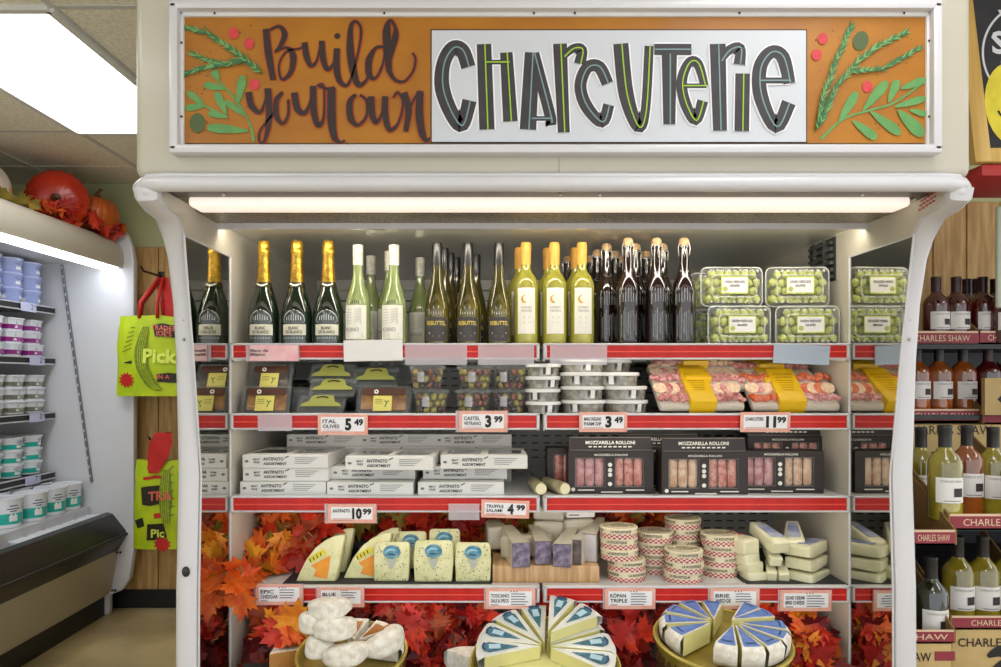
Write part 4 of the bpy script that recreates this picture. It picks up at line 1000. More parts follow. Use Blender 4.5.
for x, z, Y, rz, l, fill in ((X_(732,2.22),Z1+.1195,2.20,.02,'upper left of four',1),(X_(797,2.22),Z1+.1195,2.20,-.06,'upper right of four',1),(X_(740,2.20),Z1,2.185,.0,'lower left of four',1),(X_(808,2.20),Z1,2.185,-.05,'lower right of four',1),
    (X_(722,2.32),Z1,2.315,.03,'lower one behind the left pair',0),(X_(722,2.32),Z1+.1195,2.325,.03,'upper one behind the left pair',0)):
    CL((x, Y, z), (0,0,rz), 'clear clamshell of green grapes, %s on the top shelf' % l)
    R = Euler((0,0,rz)).to_matrix()
    for j in range(4):
        for i in range(7 if j % 2 == 0 else 6):
            if not fill and i > 1: continue
            for lay in ((0, 1) if (fill and i in (0, 5) and j < 3) else (0,)):
                p = Vector(((-.0735 if j % 2 == 0 else -.061)+i*.0245, .0175+lay*.027+rnd.uniform(0,.004), .0215+j*.0252+rnd.uniform(-.001,.001)))
                q = Vector((x, Y, z))+R @ p
                if g0 is None: g0 = solo('grape', gm, 'round green grape packed inside a clear plastic clamshell', 'grape', q, group='green grapes in the clamshells')
                else: g0 = g0.copy(); COL.objects.link(g0); g0.location = q
                g0.rotation_euler = (rnd.uniform(-.9,.9), rnd.uniform(-.9,.9), 0)
# ================================================================ second shelf
Z2 = DECK[2]+.0005
PET = clear('clear_pet', (225,232,232), .05, .08, .15); DKM = mat('olive_mass', (84,66,30), .4, c2=(44,32,18), scale=60, bump=.4)
def tilt_tray(label, loc, rx, fruit, wide=.066, yel=True, rz=0, grp='trays of dates and olives'):
    t = thing('snack_tray', label, 'food package', loc, (rx,0,rz), group=grp)
    W, H, D = wide, .085, .030
    part('tray', MB().box((-W,0,0), (W,D,H), M_dark, .008), t, 'black plastic tray')
    part('filling', MB().box((-W+.010,-.004,.010), (W-.010,.004,H-.022), fruit, .004).jit(.0025, 60), t, kind='stuff')
    part('lid', MB().box((-W-.004,-.010,-.002), (W+.004,-.001,H+.002), PET, .005), t, 'clear lid')
    m = MB(); m.box((-W+.012,-.0125,H-.030), (W-.012,-.0108,H-.008), mat('brown_band_label', (84,46,28), .5, var=.2), .001)
    m.disc((-.022,H-.020), .007, .007, LW, -.0132, 14); m.disc((-.022,H-.020), .003, .003, M_black, -.0138, 8)
    part('band_label', m, t, 'brown band label')
    if yel:
        m = MB(); m.box((-.030,-.0145,.004), (.026,-.0132,.052), mat('pale_yellow_label', (226,214,112), .6), .001); m.stroke([(.006,.016),(.010,.030),(.004,.036)], .003, PN, y=-.0150); m.stroke([(.010,.030),(.017,.036)], .003, PN, y=-.0150)
        for k in range(3): m.stroke([(-.024,.040-k*.006),(-.002,.040-k*.006)], .0012, M_ink, y=-.0150)
        part('label', m, t, 'yellow label')
    return t
AMB = mat('amber_date', (176,120,28), .3, coat=.4, c2=(120,72,16), scale=35); BRN = mat('brown_date', (70,44,24), .35, coat=.4, c2=(36,24,16), scale=40)
tilt_tray('black tray of amber dates with yellow label, lower of the left pair', (X_(265,2.18),2.185,Z2+.001), -.35, AMB, .070)
tilt_tray('black tray of dark dates with yellow label, upper of the left pair', (X_(268,2.24),2.26,Z2+.070), -.45, BRN, .064)
tilt_tray('black tray of amber olives with yellow label, beside the clear olive tubs', (X_(383,2.18),2.185,Z2+.001), -.35, AMB, .078)
HG = mat('hanger_green', (176,178,92), .5, var=.05)
def hang_pack(label, loc, rx, rz=0, tag=True):
    t = thing('pouch_package', label, 'food package', loc, (rx,0,rz), group='black packs with green header tags')
    part('tray', MB().box((-.068,0,0), (.068,.030,.075), M_dark, .010), t, 'black plastic tray')
    part('lid', MB().box((-.072,-.010,-.001), (.072,-.001,.078), PET, .006), t, 'clear lid')
    if tag:
        m = MB(); pl = [(-.062,0),(.062,0),(.056,.012),(.040,.020),(.034,.044),(.026,.052),(-.026,.052),(-.034,.044),(-.040,.020),(-.056,.012)]
        m.prism(pl, .002, HG, TR(0,-.013,.020)); m.stroke([(-.018,.056),(0,.062),(.018,.056)], .006, M_ink, y=-.0145)
        part('header_tag', m, t, 'sage green header tag with a hang hole')
    return t
hang_pack('black pack with sage green tag, lowest of the left three', (X_(319,2.18),2.19,Z2+.001), -.9)
hang_pack('black pack with sage green tag, middle of the left three', (X_(331,2.22),2.235,Z2+.050), -.9, .06)
hang_pack('black pack with sage green tag, top of the left three', (X_(329,2.27),2.29,Z2+.092), -.8, -.04)
hang_pack('black pack with sage green tag, behind the tray of amber olives', (X_(373,2.25),2.29,Z2+.080), -.8)
for px, Y, dz, l in ((300,2.30,.0,'dark pack standing between the date trays and green tags'),(312,2.45,.10,'dark pack at the back above the green tags'),(352,2.46,.11,'dark pack at the back, right of the green tags'),(393,2.36,.085,'dark pack lying behind the amber olives tray')):
    hang_pack(l, (X_(px,Y), Y, Z2+dz+.001), -.5 if dz else -.1, .2, False)
    if dz: hang_pack(l.replace('dark pack','dark pack low')+', beneath another', (X_(px,Y), Y+.03, Z2+.001), -.1, .1, False)
# olive tubs
def ctub(name, label, cat, grp, r0, r1, h, m_, lidm, sleeve=True, n=22):
    t = thing(name, label, cat, group=grp)
    part('cup', MB().lathe([(0,.001),(r0,0),(r1,h-.006),(r1+.003,h-.005),(r1+.003,h-.001)], m_, n), t, 'clear cup')
    part('lid', MB().lathe([(r1+.0030,h-.010),(r1+.0045,h-.009),(r1+.0045,h),(r1-.001,h+.001),(r1-.005,h-.002),(0,h-.002)], lidm, n), t)
    return t
OT = ctub('olive_tub', 'x', 'tub', 'clear tubs of mixed olives', .044, .053, .072, PET, PET)
m = MB(); label_patch(m, .0475, .022, .022, .052, mat('grey_price_label', (190,188,190), .6, c2=(150,148,152), scale=60), .0012, 5, .0505); part('label', m, OT, 'small grey label')
OTP = Proto(OT); OLV = [mat('green_olive', (150,140,60), .3, coat=.4, var=.2), mat('brown_olive', (120,66,44), .3, coat=.4, var=.3), mat('black_olive', (56,36,40), .3, coat=.5, var=.3)]
om = [MB().ell((0,0,0), (.0095,.0095,.0115), q, 10, 7).build('olive') for q in OLV]; o0 = [None]*3
rnd = random.Random(5)
for px, Y, z, l in ((431,2.215,Z2,'lower left of six'),(427,2.225,Z2+.0735,'upper left of six'),(473,2.22,Z2,'lower middle of six'),(475,2.225,Z2+.0735,'upper middle of six'),(509,2.235,Z2,'lower right of six'),(510,2.24,Z2+.0735,'upper right of six')):
    x = X_(px,Y); OTP((x, Y, z), (0,0,rnd.uniform(-.5,-.1)), 'clear tub of mixed olives, %s' % l)
    for j in range(3):
        r = .0335+j*.0025; nn = 10
        for i in range(nn):
            a = 2*PI*(i+.5*(j%2))/nn
            if math.sin(a) > .35: continue
            k = rnd.choice((0,0,1,2)); q = (x+r*math.cos(a), Y+r*math.sin(a), z+.012+j*.0195)
            if o0[k] is None: o0[k] = solo('olive', om[k], ('green','reddish brown','near-black')[k]+' olive packed inside a clear plastic tub', 'olive', q, group=('green','brown','dark')[k]+' olives in the clear tubs')
            else: c = o0[k].copy(); COL.objects.link(c); c.location = q; c.rotation_euler = (rnd.uniform(-1,1), rnd.uniform(-1,1), 0)
    c = None
# white lidded dip tubs
GCUP = mat('grey_clear_cup', (120,116,104), .2, c2=(176,174,164), scale=40, coat=.3); WL = mat('white_lid', (238,238,234), .35, coat=.2)
def dip(r, h):
    t = ctub('dip_tub', 'x', 'tub', 'flat tubs with white lids', r*.95, r, h, GCUP, WL)
    m = MB(); label_patch(m, r*.93, .030, h*.14, h*.70, LC_, .0012, 6, r*.98); label_patch(m, r*.93, .014, h*.12, h*.74, M_paper, .0022, 4, r*.98); part('label', m, t, 'dark label with white panel'); return Proto(t)
D1 = dip(.050, .0365); D2 = dip(.064, .0405)
for k in range(4): D1((X_(542.5,2.225)+rnd.uniform(-.003,.003), 2.225+.004*k, Z2+k*.0378), (0,0,rnd.uniform(-.6,.6)), 'small white-lidded tub in the left stack beside the olives, %s' % ('bottom','second from bottom','third from bottom','top')[k])
for k in range(4): D2((X_(582,2.24)+(.004,0,-.001,.002)[k], 2.235+.006*k, Z2+k*.0418), (0,0,rnd.uniform(-.6,.6)), 'white-lidded tub in the middle stack, %s' % ('bottom','second from bottom','third from bottom','top')[k])
for k in range(3): D2((X_(624,2.24)+(.004,.004,-.018)[k], 2.24+.012*k, Z2+k*.0418), (0,0,rnd.uniform(-.6,.6)), 'white-lidded tub in the right stack beside the sliced meats, %s' % ('bottom','middle','top')[k])
for px, z, l in ((604,0,'bottom'),(604,1,'second'),(606,2,'third'),(610,3,'top')): D2((X_(px,2.40), 2.39, Z2+z*.0418), (0,0,.3), 'white-lidded tub in the stack behind, %s' % l)
# sliced meat trays
MEAT = [mat('salami_pink', (190,84,84), .4, c2=(228,170,160), scale=120), mat('salami_orange', (206,66,26), .4, c2=(232,130,76), scale=120), mat('ham_pale', (230,186,180), .4, c2=(206,104,106), scale=70), mat('prosciutto', (160,50,58), .4, c2=(222,160,150), scale=70), mat('cheese_cream', (244,226,190), .4, c2=(226,180,150), scale=150)]
YEL = mat('yellow_sleeve', (232,188,20), .4, var=.05)
def meat(label, loc, rx, rz, seed, cols, by=0):
    rn = random.Random(seed); W, H = .130, .165
    t = thing('sliced_meat_tray', label, 'food package', loc, (rx,0,rz), group='sliced meat party trays')
    part('tray', MB().box((-W,-H/2,0), (W,H/2,.026), mat('tray_cream', (206,196,180), .3, coat=.4), .010), t)
    for sx in (-1, 1):
        for row in range(3):
            for i in range(5):
                m = MB(); c = MEAT[cols[(row+(0 if sx < 0 else 1)) % len(cols)]]; x0 = sx*(.032+i*.0205); y0 = -H/2+.030+row*.052
                r = .021
                if row == 1: m.lathe([(0,0),(r,0),(r,.003),(0,.0035)], c if i % 2 else MEAT[4], 14, TR(x0, y0, .028+i*.0006, .25, 0, 0))
                else:
                    pts = [(x0-.016+.008*k+rn.uniform(-.003,.003), y0+rn.uniform(-.014,.014), .030+rn.uniform(0,.006)) for k in range(5)]; m.tube(pts, [.007,.010,.011,.009,.006], c, 6)
                part('meat_slice', m, t)
    part('film', MB().box((-W+.004,-H/2+.004,.026), (W-.004,H/2-.004,.042), M_film, .008), t, 'clear film cover')
    m = MB(); m.box((-.040+by,-H/2-.004,-.002), (.040+by,H/2+.004,.046), YEL, .004)
    s = part('sleeve', m, t, 'yellow cardboard sleeve')
    OK_ = mat('sleeve_brown_print', (150,110,20), .6); m = MB(); F = TR(by,0,.0465,-PI/2,0,0)
    m.text('CHARCUTERIE', OK_, .013, TR(by,.050,.0468,-PI/2,0,0), width=.060, bold=.01).text('ASSORTMENT', OK_, .012, TR(by,.034,.0468,-PI/2,0,0), width=.052, bold=.01)
    for k in range(5): m.box((-.026+by+.002*k,.016-k*.012,.0464), (.026+by-.003*k,.0185-k*.012,.0468), OK_)
    part('lettering', m, s); return t
meat('wide tray of sliced salami with yellow sleeve, front of the left stack', (X_(695,2.25),2.255,Z2+.052), .62, .04, 1, (0,3,2))
meat('wide tray of sliced meat with yellow sleeve, second in the left stack', (X_(692,2.33),2.345,Z2+.098), .35, .0, 2, (2,0,4))
meat('wide tray of sliced meat with yellow sleeve, top back of the left stack', (X_(690,2.43),2.44,Z2+.135), .2, -.03, 3, (2,4,0))
meat('wide tray of orange and pink sliced meat with yellow sleeve, front of the right stack', (X_(788,2.25),2.255,Z2+.052), .62, -.06, 4, (1,2,1), -.012)
meat('wide tray of sliced meat with yellow sleeve, second in the right stack', (X_(770,2.33),2.345,Z2+.090), .35, -.02, 5, (2,0,4))
meat('wide tray of sliced meat with yellow sleeve, top back of the right stack', (X_(762,2.43),2.44,Z2+.125), .2, .03, 6, (0,2,4))
# ================================================================ third shelf: white boxes
Z3 = DECK[3]+.0005
WB = mat('white_box_card', (228,227,222), .55, var=.03, scale=12); TX = mat('box_grey_print', (120,118,116), .6); TK = mat('box_black_print', (44,42,42), .6)
def wbox():
    t = thing('appetizer_box', 'x', 'box', group='flat white appetizer boxes')
    W, D, H = .1285, .245, .0395; m = MB().box((-W,0,0), (W,D,H), WB, .0015, 1); part('carton', m, t)
    m = MB()
    for s in (-1, 1): m.prism([(-.055,0),(.050,0),(.055,.10),(.03,.115),(-.05,.11)], .0006, M_dark, TR(s*.062,.060,H+.0008, -PI/2,0,0))
    m2 = MB()
    for s in (-1, 1): m2.add([(s*.062-.052,.050,H+.001),(s*.062+.050,.050,H+.001),(s*.062+.054,.150,H+.001),(s*.062-.046,.160,H+.001)], [(0,1,2,3)], mat('window_film_dark', (66,66,62), .12, coat=.5))
    part('window', m2, t, 'dark film window in the lid')
    m = MB(); y = -.0008
    m.text('MEAT', TK, .008, TR(-.085,y,.026), width=.020, bold=.02).text('FREE', TK, .008, TR(-.085,y,.017), width=.018, bold=.02)
    m.text('ANTIPASTO', TK, .013, TR(-.035,y,.027), width=.062, bold=.03).text('ASSORTMENT', TK, .011, TR(-.030,y,.013), width=.070, bold=.03)
    m.stroke([(.0,.030),(.012,.036)], .003, TK, y=y); m.disc((-.115,.020), .006, .004, TX, y, 10)
    for k in range(4): m.stroke([(.030,.031-k*.0055),(.098-.008*k,.030-k*.0055)], .0016, TX, y=y)
    part('lettering', m, t, 'black and grey print'); return Proto(t)
WBX = wbox()
for px, Y, k, dz, rz, l in ((283,2.185,0,0,.01,'left stack, bottom'),(285.5,2.19,1,0,.0,'left stack, middle'),(285,2.18,2,0,-.02,'left stack, top'),
   (370,2.175,0,0,.0,'middle stack, bottom'),(373,2.23,1,0,.0,'middle stack, second'),(389,2.13,2,0,-.02,'middle stack, top, pushed forward'),
   (461,2.175,0,0,.0,'right stack, bottom'),(465,2.23,1,0,.0,'right stack, second'),(484,2.16,2,.0,.0,'right stack, top, overhanging right')):
    WBX((X_(px,Y), Y, Z3+k*.0403), (0,0,rz), 'flat white appetizer box with black print, %s' % l)
# ================================================================ stack of black window boxes
BB = mat('black_brown_card', (46,36,34), .5, var=.12, scale=20); ROLL = [mat('roll_pink', (176,104,104), .35, coat=.4, c2=(206,150,150), scale=60), mat('roll_red', (190,92,76), .35, coat=.4, c2=(216,156,140), scale=60), mat('roll_tan', (200,150,112), .35, coat=.4, c2=(222,190,160), scale=60)]
def kbox(cols, hdr=True):
    t = thing('meat_roll_box', 'x', 'box', group='black window boxes of meat rolls')
    W, D, H = .128, .085, .128; m = MB()
    m.box((-W,.012,0), (W,D,H), BB, .002, 1)
    xs = [(-W,-.112),(-.020,.018),(.098,W)] 
    wins = [(-.112,-.020),(.018,.098)]; wins = [(-.108,-.018),(.012,.098)]; z0, z1 = .022, .108
    for a, b_ in ((-W,-.108),(-.018,.012),(.098,W)): m.box((a,0,0), (b_,.012,H), BB)
    for a, b_ in wins: m.box((a,0,0), (b_,.012,z0), BB); m.box((a,0,z1), (b_,.012,H), BB)
    part('carton', m, t, 'black-brown carton')
    for wi, (a, b_) in enumerate(wins):
        for k in range(3):
            x = a+(b_-a)*(k+.5)/3; r = (b_-a)/6.4
            m = MB().lathe([(0,0),(r*.7,0),(r,.006),(r*1.02,.04),(r,.078),(r*.7,.084),(0,.084)], ROLL[cols[wi]], 10, TR(x,.0115+r*.3,.023)); m.v = [Vector((q.x, .0112+(q.y-.0112)*.45 if q.y > .0112 else .0112-(.0112-q.y)*.45, q.z)) for q in m.v]
            part('meat_roll', m.jit(.002, 40, k), t)
        m = MB(); m.add([(a,.001,z0),(b_,.001,z0),(b_,.001,z1),(a,.001,z1)], [(0,1,2,3)], M_clear); wd = part('window', m, t, 'clear window film', smooth=False)
        m = MB(); e = .0012
        m.tube([(a,-.0005,z0),(b_,-.0005,z0),(b_,-.0005,z1),(a,-.0005,z1),(a,-.0005,z0)], e, mat('grey_window_edge', (140,134,128), .5), 4); part('window_border', m, wd)
    m = MB(); y = -.0012
    for z in (.088,.072,.058,.030): m.disc((-.003,z), .0065, .0065, LW, y, 12)
    m.disc((-.114,.014), .006, .006, LW, y, 12)
    m.text('MOZZARELLA ROLLONI', LW, .008, TR(.0,y,.118), width=.10, bold=.02)
    for a, b_, z in ((-.10,-.05,.012),(-.03,.035,.006),(.045,.10,.012)): m.stroke([(a,z),(b_,z)], .0035, LW, y=y)
    part('lettering', m, t, 'white print and dots')
    if hdr:
        m = MB(); m.box((-W-.001,.020,H+.001), (W+.001,D+.02,H+.004), BB); m.prism([(-W+.002,0),(W-.002,0),(W-.004,.044),(-W+.004,.044)], .003, BB, TR(0,.012,H,-.12,0,0))
        f = part('lid_flap', m, t, 'raised black lid flap'); m = MB(); T = TR(0,.0112,H,-.12,0,0)
        m.text('MOZZARELLA ROLLONI', LW, .014, T @ TR(0,-.0012,.026), width=.150, bold=.03)
        for k in range(9): m.stroke([(-.066+k*.015,.013),(-.056+k*.015,.0135)], .004, LW, T=T, y=-.0012)
        for z in (.003,.041): m.stroke([(-W+.006,z),(W-.006,z)], .0012, mat('fine_border', (150,140,130), .6), T=T, y=-.0012)
        part('lettering', m, f)
    return t
for cols, px, Y, dz, rz, hdr, l in (((0,1),611,2.20,0,.0,True,'front left'),((2,1),705,2.17,0,.0,True,'front middle, nearest'),((0,2),781,2.215,0,-.03,False,'front right, lid closed'),((1,1),788,2.33,.035,0,True,'behind the front right one'),((1,1),588,2.30,.0,0,False,'behind the front left one'),((1,0),660,2.32,.0,0,True,'behind, between the left and middle ones')):
    t = kbox(cols, hdr); t.location = (X_(px,Y), Y, Z3+dz); t.rotation_euler = (0,0,rz); t['label'] = 'black window box of meat rolls, %s' % l
    if dz:
        b = MB().box((-.128,.0,0), (.128,.085,dz-.002), BB, .002, 1); solo('carton', b, 'flat black carton under a window box at the back right', 'box', (X_(px,Y), Y, Z3))
# two wrapped rolls lying end-on
RW = mat('roll_wrapper', (192,182,142), .35, coat=.3, c2=(150,140,104), scale=30)
for i, px in enumerate((326,399.5,473.5)):
    for k in range(4): WBX((X_(px,2.47), 2.455, Z3+k*.0403), (0,0,(0,.01,-.01)[i]), 'flat white appetizer box, back row, %s stack, %s' % (('left','middle','right')[i], ('bottom','second','third','top')[k]))
for px, py, dx, l in ((541,481,-.0,'left of two, between white and black boxes'),(565,487,-.06,'right of two, against the black boxes')):
    Y = 2.165; t = thing('cheese_roll', 'wrapped cheese roll lying end-on, %s' % l, 'cheese', (X_(px,Y), Y, Z3+.0205), (0,0,.12 if dx == 0 else .35), group='wrapped cheese rolls')
    part('wrapper', MB().lathe([(0,0),(.015,.0),(.0195,.006),(.020,.13),(.014,.142),(.006,.15),(0,.15)], RW, 14, TR(0,0,0,-PI/2,0,0)).jit(.0015, 50), t)
    part('cut_end', MB().lathe([(0,0),(.0165,0),(.0165,.002),(0,.002)], mat('cheese_white', (236,226,184), .5, var=.06, scale=60), 14, TR(0,-.002,0,-PI/2,0,0)), t, 'cream cut end')
# ---------------------------------------------------------------- price tags
PINK = mat('pink_tag_border', (230,160,140), .5, c2=(236,186,170), scale=20); PINK2 = mat('pink_tag', (240,170,180), .5, c2=(244,206,206), scale=20)
def ptag(px0, py0, px1, py1, label, name=None, price=None, lines=0, border=True, lean=0, base=None, sleeve=0, pale=False):
    Y = FY-.016; x0, x1 = X_(px0,Y), X_(px1,Y); z0, z1 = Z_(py1,Y), Z_(py0,Y); w_ = (x1-x0)/2; h = z1-z0
    t = thing('price_tag', label, 'price tag', ((x0+x1)/2, Y, z0), (.06,lean,0), group='price tags on the shelf edges')
    if sleeve:
        part('sleeve', MB().box((-w_-sleeve,.001,-.001), (w_+sleeve*.3,.0025,h+.001), M_clear2), t, 'clear plastic sleeve')
    part('card', MB().box((-w_,-.001,0), (w_,.001,h), base or (PINK if border else M_paper), .0004, 1), t)
    b = .012 if border else .002
    if border: part('insert', MB().box((-w_+b*.8,-.0018,b*.9), (w_-b*.8,-.001,h-b*.7), mat('tag_insert', (244,243,246), .6, var=.02)), t, 'white insert')
    m = MB(); y = -.0028; ink = mat('faded_print', (168,172,186), .7) if pale else M_black; ll = -w_+b*1.2; rn = random.Random(int(px0))
    if name:
        for i, s in enumerate(name): m.text(s, ink, h*.24, TR(ll, y, h*(.66-.24*i)), align='L', width=w_*(.72 if price else .74)*min(1,.45+len(s)*.08), bold=.02)
    if price:
        a, c = price; m.text(a, TX if pale else M_black, h*.74, TR(w_*.22, y-.0004, h*.52), width=w_*(.40 if len(a) > 1 else .26), bold=.05); m.text(c, TX if pale else M_black, h*.40, TR(w_*.64, y-.0004, h*.62), width=w_*.36, bold=.045)
        for k in range(2): m.stroke([(ll,h*(.24-.08*k)),(ll+w_*.8,h*(.24-.08*k))], .0012, mat('red_fine_print', (190,110,110), .7), y=y)
    for k in range(lines): m.stroke([(w_*.02,h*(.74-.125*k)),(w_*.30,h*(.75-.125*k)),(w_*rn.uniform(.55,.74),h*(.74-.125*k))], .0022, mat('handwriting_grey', (70,70,80), .7), y=y, smooth=False)
    if lines:
        for k in range(3): m.disc((w_*(.02+.12*k),h*.86), .0016, .0022, M_black, y, 8)
        m.stroke([(ll,h*.22),(ll+w_*.3,h*.22)], .002, MATS['handwriting_grey'], y=y)
    if m.v: part('lettering', m, t)
    return t
ptag(250,345,298,361,'pink tag in a clear sleeve under the champagne-style bottles',['Blanc de Blancs','    '] and ['Blanc de','Blanc'],None,0,False,base=PINK2,sleeve=.012)
ptag(344,340,403,361,'blank white paper slip under the ivory-capped bottles',None,None,0,False,lean=-.02)
for px0, px1, l in ((405,467,'empty clear tag sleeve under the black-capped bottles'),(478,534,'empty clear tag sleeve left of the shelf joint, top shelf'),(550,607,'empty clear tag sleeve right of the shelf joint, top shelf')):
    Y = FY-.016; solo('tag_sleeve', MB().box((-(px1-px0)/2*Y/FOC,0,0), ((px1-px0)/2*Y/FOC,.002,.058), M_clear2, .0005, 1), l, 'tag sleeve', (X_((px0+px1)/2,Y), Y, Z_(365,Y)), (.06,0,0))
solo('tag_sleeve', MB().box((-.082,0,0), (.082,.002,.056), clear('blue_clear_sleeve', (196,214,232), .6)), 'pale blue clear tag sleeve under the grapes', 'tag sleeve', (X_(801,2.134),2.134,Z_(364,2.134)), (.06,.04,0))
for px, py, ww, l in ((275,431,.05,'empty clear tag sleeve under the date trays'),(464,520,.045,'empty clear tag sleeve left of the lowest-priced third-shelf tag')):
    solo('tag_sleeve', MB().box((-ww,0,0), (ww,.002,.048), M_clear2), l, 'tag sleeve', (X_(px,2.134),2.134,Z_(py,2.134)), (.06,0,0))
ptag(318,414,368,435,'white price tag reading 5.49 on the second shelf',['ITAL','OLIVES'],('5','49'),0,True,pale=False)
ptag(459,411,507,432,'price tag reading 3.99 on the second shelf',['CASTEL','VETRANO'],('3','99'),0,True,pale=False,sleeve=.010)
ptag(579,412,627,432,'orange-edged price tag reading 3.49 on the second shelf',['MARG OREGANO','PARM DIP'],('3','49'))
ptag(740,412,790,432,'price tag reading 11.99 on the second shelf',['CHARCUTERIE'],('11','99'))
ptag(328,504,376,523,'price tag reading 10.99 on the third shelf',['ANTIPASTO'],('10','99'),sleeve=.010)
ptag(481,500,529,518,'orange-edged price tag reading 4.99 on the third shelf',['TRUFFLE','SALAMI'],('4','99'),lean=.03)
for a, l, nm, ln in (((256,584,303,605),'first handwritten tag from the left end, fourth shelf',['EPIC','CHEDDAR'],4),((318,587,364,607),'handwritten tag half hidden by white-rinded cheese',['BLUE','SQUASH'],3),((486,588,535,609),'handwritten tag below the wooden board',['TOSCANO','SALE & SPECK'],5),
    ((605,588,655,609),'handwritten tag below the gingham cheese tins',['RÓPAN','TRIPLE'],5),((710,588,759,609),'handwritten tag above the blue-labelled cheese wedges',['BRIE','WEDGE'],4),((780,590,831,611),'handwritten tag right of all others on the fourth shelf',['QUAD CREAM','BRIE CHEESE'],5)):
    ptag(*a, l, nm, None, ln, True, sleeve=.006)
# ================================================================ fourth shelf: cheeses
Z4 = DECK[4]+.0005
for x0, x1, l in ((X_(285,2.2),X_(492,2.2),'black mat under the orange-centred and speckled cheeses'),(X_(742,2.2),X_(846,2.2),'black mat under the wrapped wedges at the shelf\'s right end')):
    solo('shelf_mat', MB().box((x0,FY+.012,Z4), (x1,2.62,Z4+.004), mat('rubber_mat', (44,46,50), .6, var=.2, scale=40), .001), l, 'mat')
CRM = mat('cream_cheese', (226,222,176), .5, c2=(206,206,150), scale=22, bump=.1); HERB = mat('herb_fleck', (104,112,74), .7); ORG = mat('pumpkin_orange_centre', (232,156,10), .45, c2=(222,134,8), scale=20)
def wedge2d(r, a0, a1, n=10): return [(0,0)]+[(r*math.cos(a0+(a1-a0)*i/n), r*math.sin(a0+(a1-a0)*i/n)) for i in range(n+1)]
def flecks(m, poly_fn, n, y, mt, seed, s=.0014):
    rn = random.Random(seed)
    for _ in range(n):
        x, z = poly_fn(rn); m.disc((x,z), s*rn.uniform(.6,1.6), s*rn.uniform(.4,1.2), mt, y, 5, rot=rn.uniform(0,3))
def pw(label, px, Y, rz, mir=1, sc=1.0):
    t = thing('cheese_wedge', label, 'cheese', (X_(px,Y), Y, Z4+.005), (-.30,0,rz), group='cream cheese wedges with orange centres')
    m = MB(); pl = [(-.088*mir,0),(-.080*mir,.022),(-.062*mir,.062),(-.036*mir,.098),(-.006*mir,.122),(.028*mir,.136),(.052*mir,.138),(.040*mir,.05),(.030*mir,0)]
    m.prism(pl if mir > 0 else pl[::-1], .045, CRM, TR(0,0,0), bev=.004); part('cheese', m.jit(.001, 40), t)
    m = MB(); o = [(-.036*mir,.014),(-.028*mir,.034),(-.045*mir,.046),(.012*mir,.075),(.010*mir,.040),(.006*mir,.006)]
    m.prism(o if mir > 0 else o[::-1], .001, ORG, TR(0,-.0018,0)); part('orange_centre', m, t, 'orange triangular filling')
    m = MB(); YL = mat('acid_yellow_label', (218,206,50), .5)
    m.stroke([(-.050*mir,.058),(-.030*mir,.074),(-.004*mir,.086)], .018, YL, y=-.0015)
    for k in range(4): m.stroke([(-.046*mir+.010*k*mir,.055+.0062*k),(-.050*mir+.010*k*mir,.065+.0062*k)], .003, M_ink, y=-.0030)
    part('label', m, t, 'yellow curved label')
    m = MB(); flecks(m, lambda r: (mir*r.uniform(-.07,.03), r.uniform(.01,.11)) , 20, -.0012, HERB, px); part('herb_flecks', m, t, kind='stuff')
pw('orange-centred cheese wedge at the left end of the fourth shelf', 325, 2.19, .0)
pw('orange-centred cheese wedge, second from the left, beside the speckled blocks', 372, 2.22, -.05)
pw('orange-centred cheese wedge behind the second one', 380, 2.30, -.1)
pw('cheese wedge edge showing behind the first orange-centred wedge', 335, 2.29, .0)
def block(label, px, Y, rz, seed, w_=.055, h=.115, stick=True, dz=0):
    t = thing('cheese_block', label, 'cheese', (X_(px,Y), Y, Z4+.005+dz), (-.22,0,rz), group='speckled square cheese blocks')
    m = MB(); m.prism([(-w_*.93,0),(-w_,h*.5),(-w_*.96,h*.93),(-w_*.85,h),(w_*.85,h),(w_*.96,h*.93),(w_,h*.5),(w_*.93,0)], .045, CRM, bev=.005); part('cheese', m.jit(.0015, 30, seed), t)
    m = MB(); flecks(m, lambda r: (r.uniform(-w_*.85,w_*.85), h*.92*r.random()**1.6+.004), 70, -.0022, HERB, seed, .0018); part('herb_flecks', m, t, kind='stuff')
    if stick:
        m = MB(); BLS = mat('teal_blue_sticker', (44,116,146), .4, c2=(110,160,178), scale=60); m.disc((0,h*.74), .026, .020, BLS, -.0040, 24); m.stroke([(-.020,h*.72),(-.006,h*.80),(.014,h*.78)], [.002,.007,.002], mat('sticker_pale', (150,190,206), .5), y=-.0042); m.stroke([(-.012,h*.68),(.012,h*.67)], .003, M_ink, y=-.0042)
        m.stroke([(0,h*.55),(0,h*.30)], [.030,.004], mat('grey_label_fade', (176,182,170), .6), y=-.0032, smooth=False); part('sticker', m, t, 'round teal-blue sticker')
block('speckled square cheese block with teal sticker, left of three', 391, 2.19, .0, 1); block('speckled square cheese block with teal sticker, middle of three', 433, 2.18, .0, 2, .060, .122); block('speckled square cheese block with teal sticker, right of three, tilted', 473, 2.185, .0, 3)
block('square cheese block behind and left of the middle speckled one', 410, 2.29, .0, 4, .05, .115, True, .012); block('square cheese block behind and right of the middle speckled one', 444, 2.29, .0, 5, .05, .115, True, .02)
